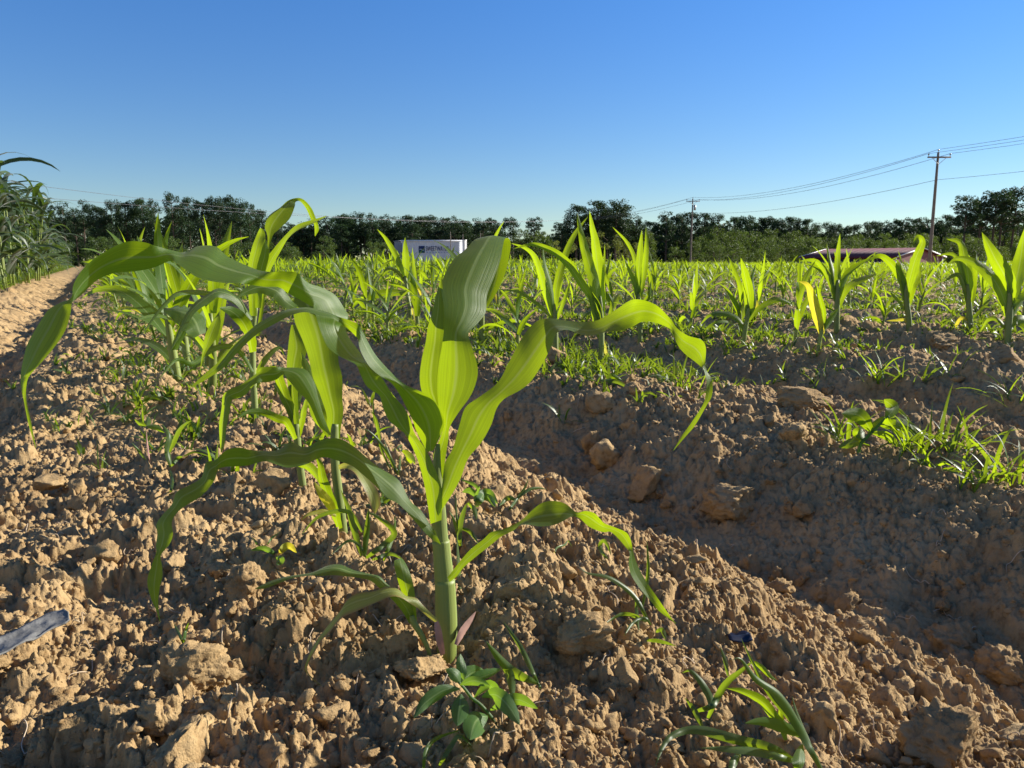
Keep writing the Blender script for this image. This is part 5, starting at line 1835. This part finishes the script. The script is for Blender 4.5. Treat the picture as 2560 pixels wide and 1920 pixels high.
def white_silo():
    # bright white box with a sunlit face right of the warehouse
    Y = 150.0
    a, b = at_y(1156.5, 601, Y), at_y(1166, 601, Y)
    gz = hz(a[0], Y, 0)
    e = empty('storage_box', ((a[0] + b[0]) / 2, Y, gz))
    tag(e, 'narrow bright white storage box standing at the right end of the warehouse', 'storage box')
    hx, H = (b[0] - a[0]) / 2, a[2] - gz
    w = Acc()
    # turned so that its ribbed face looks into the sun
    th = radians(52)
    c, s = cos(th), sin(th)
    q = [np.array([-hx, -hx]), np.array([hx, -hx]), np.array([hx, hx]), np.array([-hx, hx])]
    q = [np.array([p[0] * c - p[1] * s, p[0] * s + p[1] * c]) * .85 for p in q]
    for i in range(4):
        corrugated(w, q[i], q[(i + 1) % 4], 0, H, .2, .02)
    obj('wall', w.mesh('wall', [M_TRIM], False), e)
    r = Acc()
    V = [(*(p * 1.06), H) for p in q] + [(*(p * 1.06), H + .12) for p in q]
    r.add(np.array(V), [[3, 2, 1, 0], [4, 5, 6, 7], [0, 1, 5, 4], [1, 2, 6, 5], [2, 3, 7, 6], [3, 0, 4, 7]])
    obj('lid', r.mesh('lid', [M_TRIM], False), e)


white_silo()


def barn():
    B = np.array([43.3, 88.0])
    u = np.array([-.595, .804])       # along the ridge, away from the near corner
    v = np.array([.804, .595])        # along the gable
    L, W = 11.6, 11.0
    ze = at_y(2227, 641, 88)[2]
    zr = at_y(2279, 621, 92)[2]
    gz = hz(B[0], B[1], 0)
    e = empty('barn', (B[0], B[1], gz))
    tag(e, 'red metal barn with a low gabled roof and white trim', 'barn')

    def P(a, b, z):
        q = u * a + v * b
        return (q[0], q[1], z - gz)
    wz = ze - .05
    w = Acc()
    q = lambda a, b: u * a + v * b
    corrugated(w, q(L, 0), q(0, 0), -.2, wz - gz, .3, .03)
    corrugated(w, q(0, W), q(L, W), -.2, wz - gz, .3, .03)
    for a in (0, L):
        ww = Acc()
        V = np.array([P(a, 0, gz - .2), P(a, W, gz - .2), P(a, W, wz), P(a, W / 2, zr - .06), P(a, 0, wz)])
        w.add(V, None, [[0, 1, 2], [0, 2, 3], [0, 3, 4]])
    obj('wall', w.mesh('wall', [M_RED], False), e)

    def slab(acc, c4, th=.10):
        V = np.array(c4 + [(x, y, z + th) for x, y, z in c4])
        acc.add(V, [[3, 2, 1, 0], [4, 5, 6, 7], [0, 1, 5, 4], [1, 2, 6, 5], [2, 3, 7, 6], [3, 0, 4, 7]])
    o_ = .35
    sl = (zr - ze) / (W / 2)
    for nm_, b0, b1, z0, z1 in (('front', -o_, W / 2, ze - sl * o_, zr), ('rear', W + o_, W / 2, ze - sl * o_, zr)):
        r = Acc()
        n = 26
        for i in range(n):
            a0 = -o_ + (L + 2 * o_) * i / n
            a1 = a0 + (L + 2 * o_) / n * .985
            slab(r, [P(a0, b0, z0), P(a1, b0, z0), P(a1, b1, z1), P(a0, b1, z1)], .07 if i % 2 else .085)
        obj('roof', r.mesh('roof', [M_RROOF], False), e)
    t = Acc()
    for a in (-o_ - .06, L + o_ + .02):
        for b0, b1, z0, z1 in ((-o_, W / 2, ze - sl * o_, zr), (W + o_, W / 2, ze - sl * o_, zr)):
            slab(t, [P(a, b0, z0 - .03), P(a + .05, b0, z0 - .03), P(a + .05, b1, z1 - .03), P(a, b1, z1 - .03)], .13)
    obj('trim', t.mesh('trim', [M_TRIM], False), e)
    t = Acc()
    slab(t, [P(-o_, -o_ - .08, ze - sl * o_ - .1), P(L + o_, -o_ - .08, ze - sl * o_ - .1), P(L + o_, -o_ - .01, ze - sl * o_ - .1), P(-o_, -o_ - .01, ze - sl * o_ - .1)], .13)
    obj('gutter', t.mesh('gutter', [M_RED], False), e)
    # corner boards
    for a, b in ((0, 0), (0, W), (L, 0)):
        t = Acc()
        c = np.array(P(a - .04, b - .04, gz))
        t.box((c[0] - .09, c[1] - .09, -.1), (c[0] + .09, c[1] + .09, wz - gz - .05))
        obj('corner_board', t.mesh('corner_board', [M_TRIM], False), e)
    # open lean-to roofs on posts along the front and the far gable side
    zl0, zl1 = ze - .42, ze - .95
    r = Acc()
    slab(r, [P(-.2, -3.2, zl1), P(L - .3, -3.2, zl1), P(L - .3, -.08, zl0), P(-.2, -.08, zl0)], .09)
    lt = obj('lean_to_roof', r.mesh('lean_to_roof', [M_RROOF], False), e)
    for k in range(5):
        t = Acc()
        c = P(.1 + (L - .8) * k / 4, -3.0, gz)
        t.box((c[0] - .07, c[1] - .07, -.1), (c[0] + .07, c[1] + .07, zl1 - gz + .02))
        obj('post', t.mesh('post', [M_POLE], False), lt)
    r = Acc()
    slab(r, [P(1.0, W + .08, zl0), P(L - 1, W + .08, zl0), P(L - 1, W + 3.4, zl1), P(1.0, W + 3.4, zl1)], .09)
    lt = obj('lean_to_roof', r.mesh('lean_to_roof', [M_TRIM], False), e)
    for k in range(3):
        t = Acc()
        c = P(1.2 + (L - 2.6) * k / 2, W + 3.2, gz)
        t.box((c[0] - .07, c[1] - .07, -.1), (c[0] + .07, c[1] + .07, zl1 - gz + .02))
        obj('post', t.mesh('post', [M_POLE], False), lt)
    t = Acc()
    c0, c1 = q(-.05, 3.4), q(-.05, 7.6)
    corrugated(t, c0, c1, 0, 2.3, .3, .03)
    obj('door', t.mesh('door', [M_RED], False), e)


barn()


def van():
    Y = 104.0
    a = at_y(2461, 654, Y)
    gz = hz(a[0], Y, 0)
    e = empty('parked_van', (a[0], Y, gz))
    tag(e, 'white parked van half hidden by the corn at the right frame edge', 'van')
    H = a[2] - gz
    Lg = 5.2
    prof = [(0.05, .45), (Lg - .1, .45), (Lg, .7), (Lg - .02, 1.05), (Lg - .75, 1.25), (Lg - 1.5, H - .1), (Lg - 1.9, H), (.25, H), (.05, H - .2), (0, 1.0)]
    n = len(prof)
    A = Acc()
    wv = [(-.95, .86), (-1.0, 1.0)]
    ring = []
    for yy, k in ((0, .97), (.06, 1.0), (1.94, 1.0), (2.0, .97)):
        cx, cz = Lg / 2, (H + .45) / 2
        ring.append([(cx + (x - cx) * k, yy, cz + (z - cz) * k) for x, z in prof])
    V = np.array(ring).reshape(-1, 3)
    F = [[r_ * n + i, r_ * n + (i + 1) % n, (r_ + 1) * n + (i + 1) % n, (r_ + 1) * n + i] for r_ in range(3) for i in range(n)]
    cap = [[0, i, i + 1] for i in range(1, n - 1)] + [[3 * n, 3 * n + i + 1, 3 * n + i] for i in range(1, n - 1)]
    A.add(V, F, cap)
    obj('body', A.mesh('body', [M_WHITE], False), e)
    for x0, x1 in ((2.1, 3.0), (3.05, 3.75)):
        A = Acc()
        A.box((x0, -.02, 1.25), (x1, .02, H - .3))
        obj('window', A.mesh('window', [M_GLASS], False), e)
    A = Acc()
    A.add(np.array([[Lg - .70, .2, 1.3], [Lg - .70, 1.8, 1.3], [Lg - 1.42, 1.8, H - .16], [Lg - 1.42, .2, H - .16]]), [[0, 1, 2, 3]])
    obj('windshield', A.mesh('windshield', [M_GLASS], False), e)
    for x in (1.0, Lg - 1.0):
        for y in (.02, 1.75):
            A = Acc()
            tube(A, np.array([[x, y - .02, .36], [x, y + .22, .36]]), .36, 18)
            wl = obj('wheel', A.mesh('wheel', [mat_plain('tyre', (.02, .02, .02), .8)]), e)
            A = Acc()
            tube(A, np.array([[x, y - .03, .36], [x, y + .0, .36]]), .2, 14)
            obj('rim', A.mesh('rim', [M_STEEL]), wl)
    for y in (.3, 1.7):
        A = Acc()
        A.box((Lg - .06, y - .15, .8), (Lg + .03, y + .15, .98))
        obj('headlight', A.mesh('headlight', [M_PORC], False), e)
    A = Acc()
    A.box((2.6, -.03, .75), (3.3, -.004, 1.15))
    obj('side_mark', A.mesh('side_mark', [M_RED], False), e)


van()
bpy.context.view_layer.update()
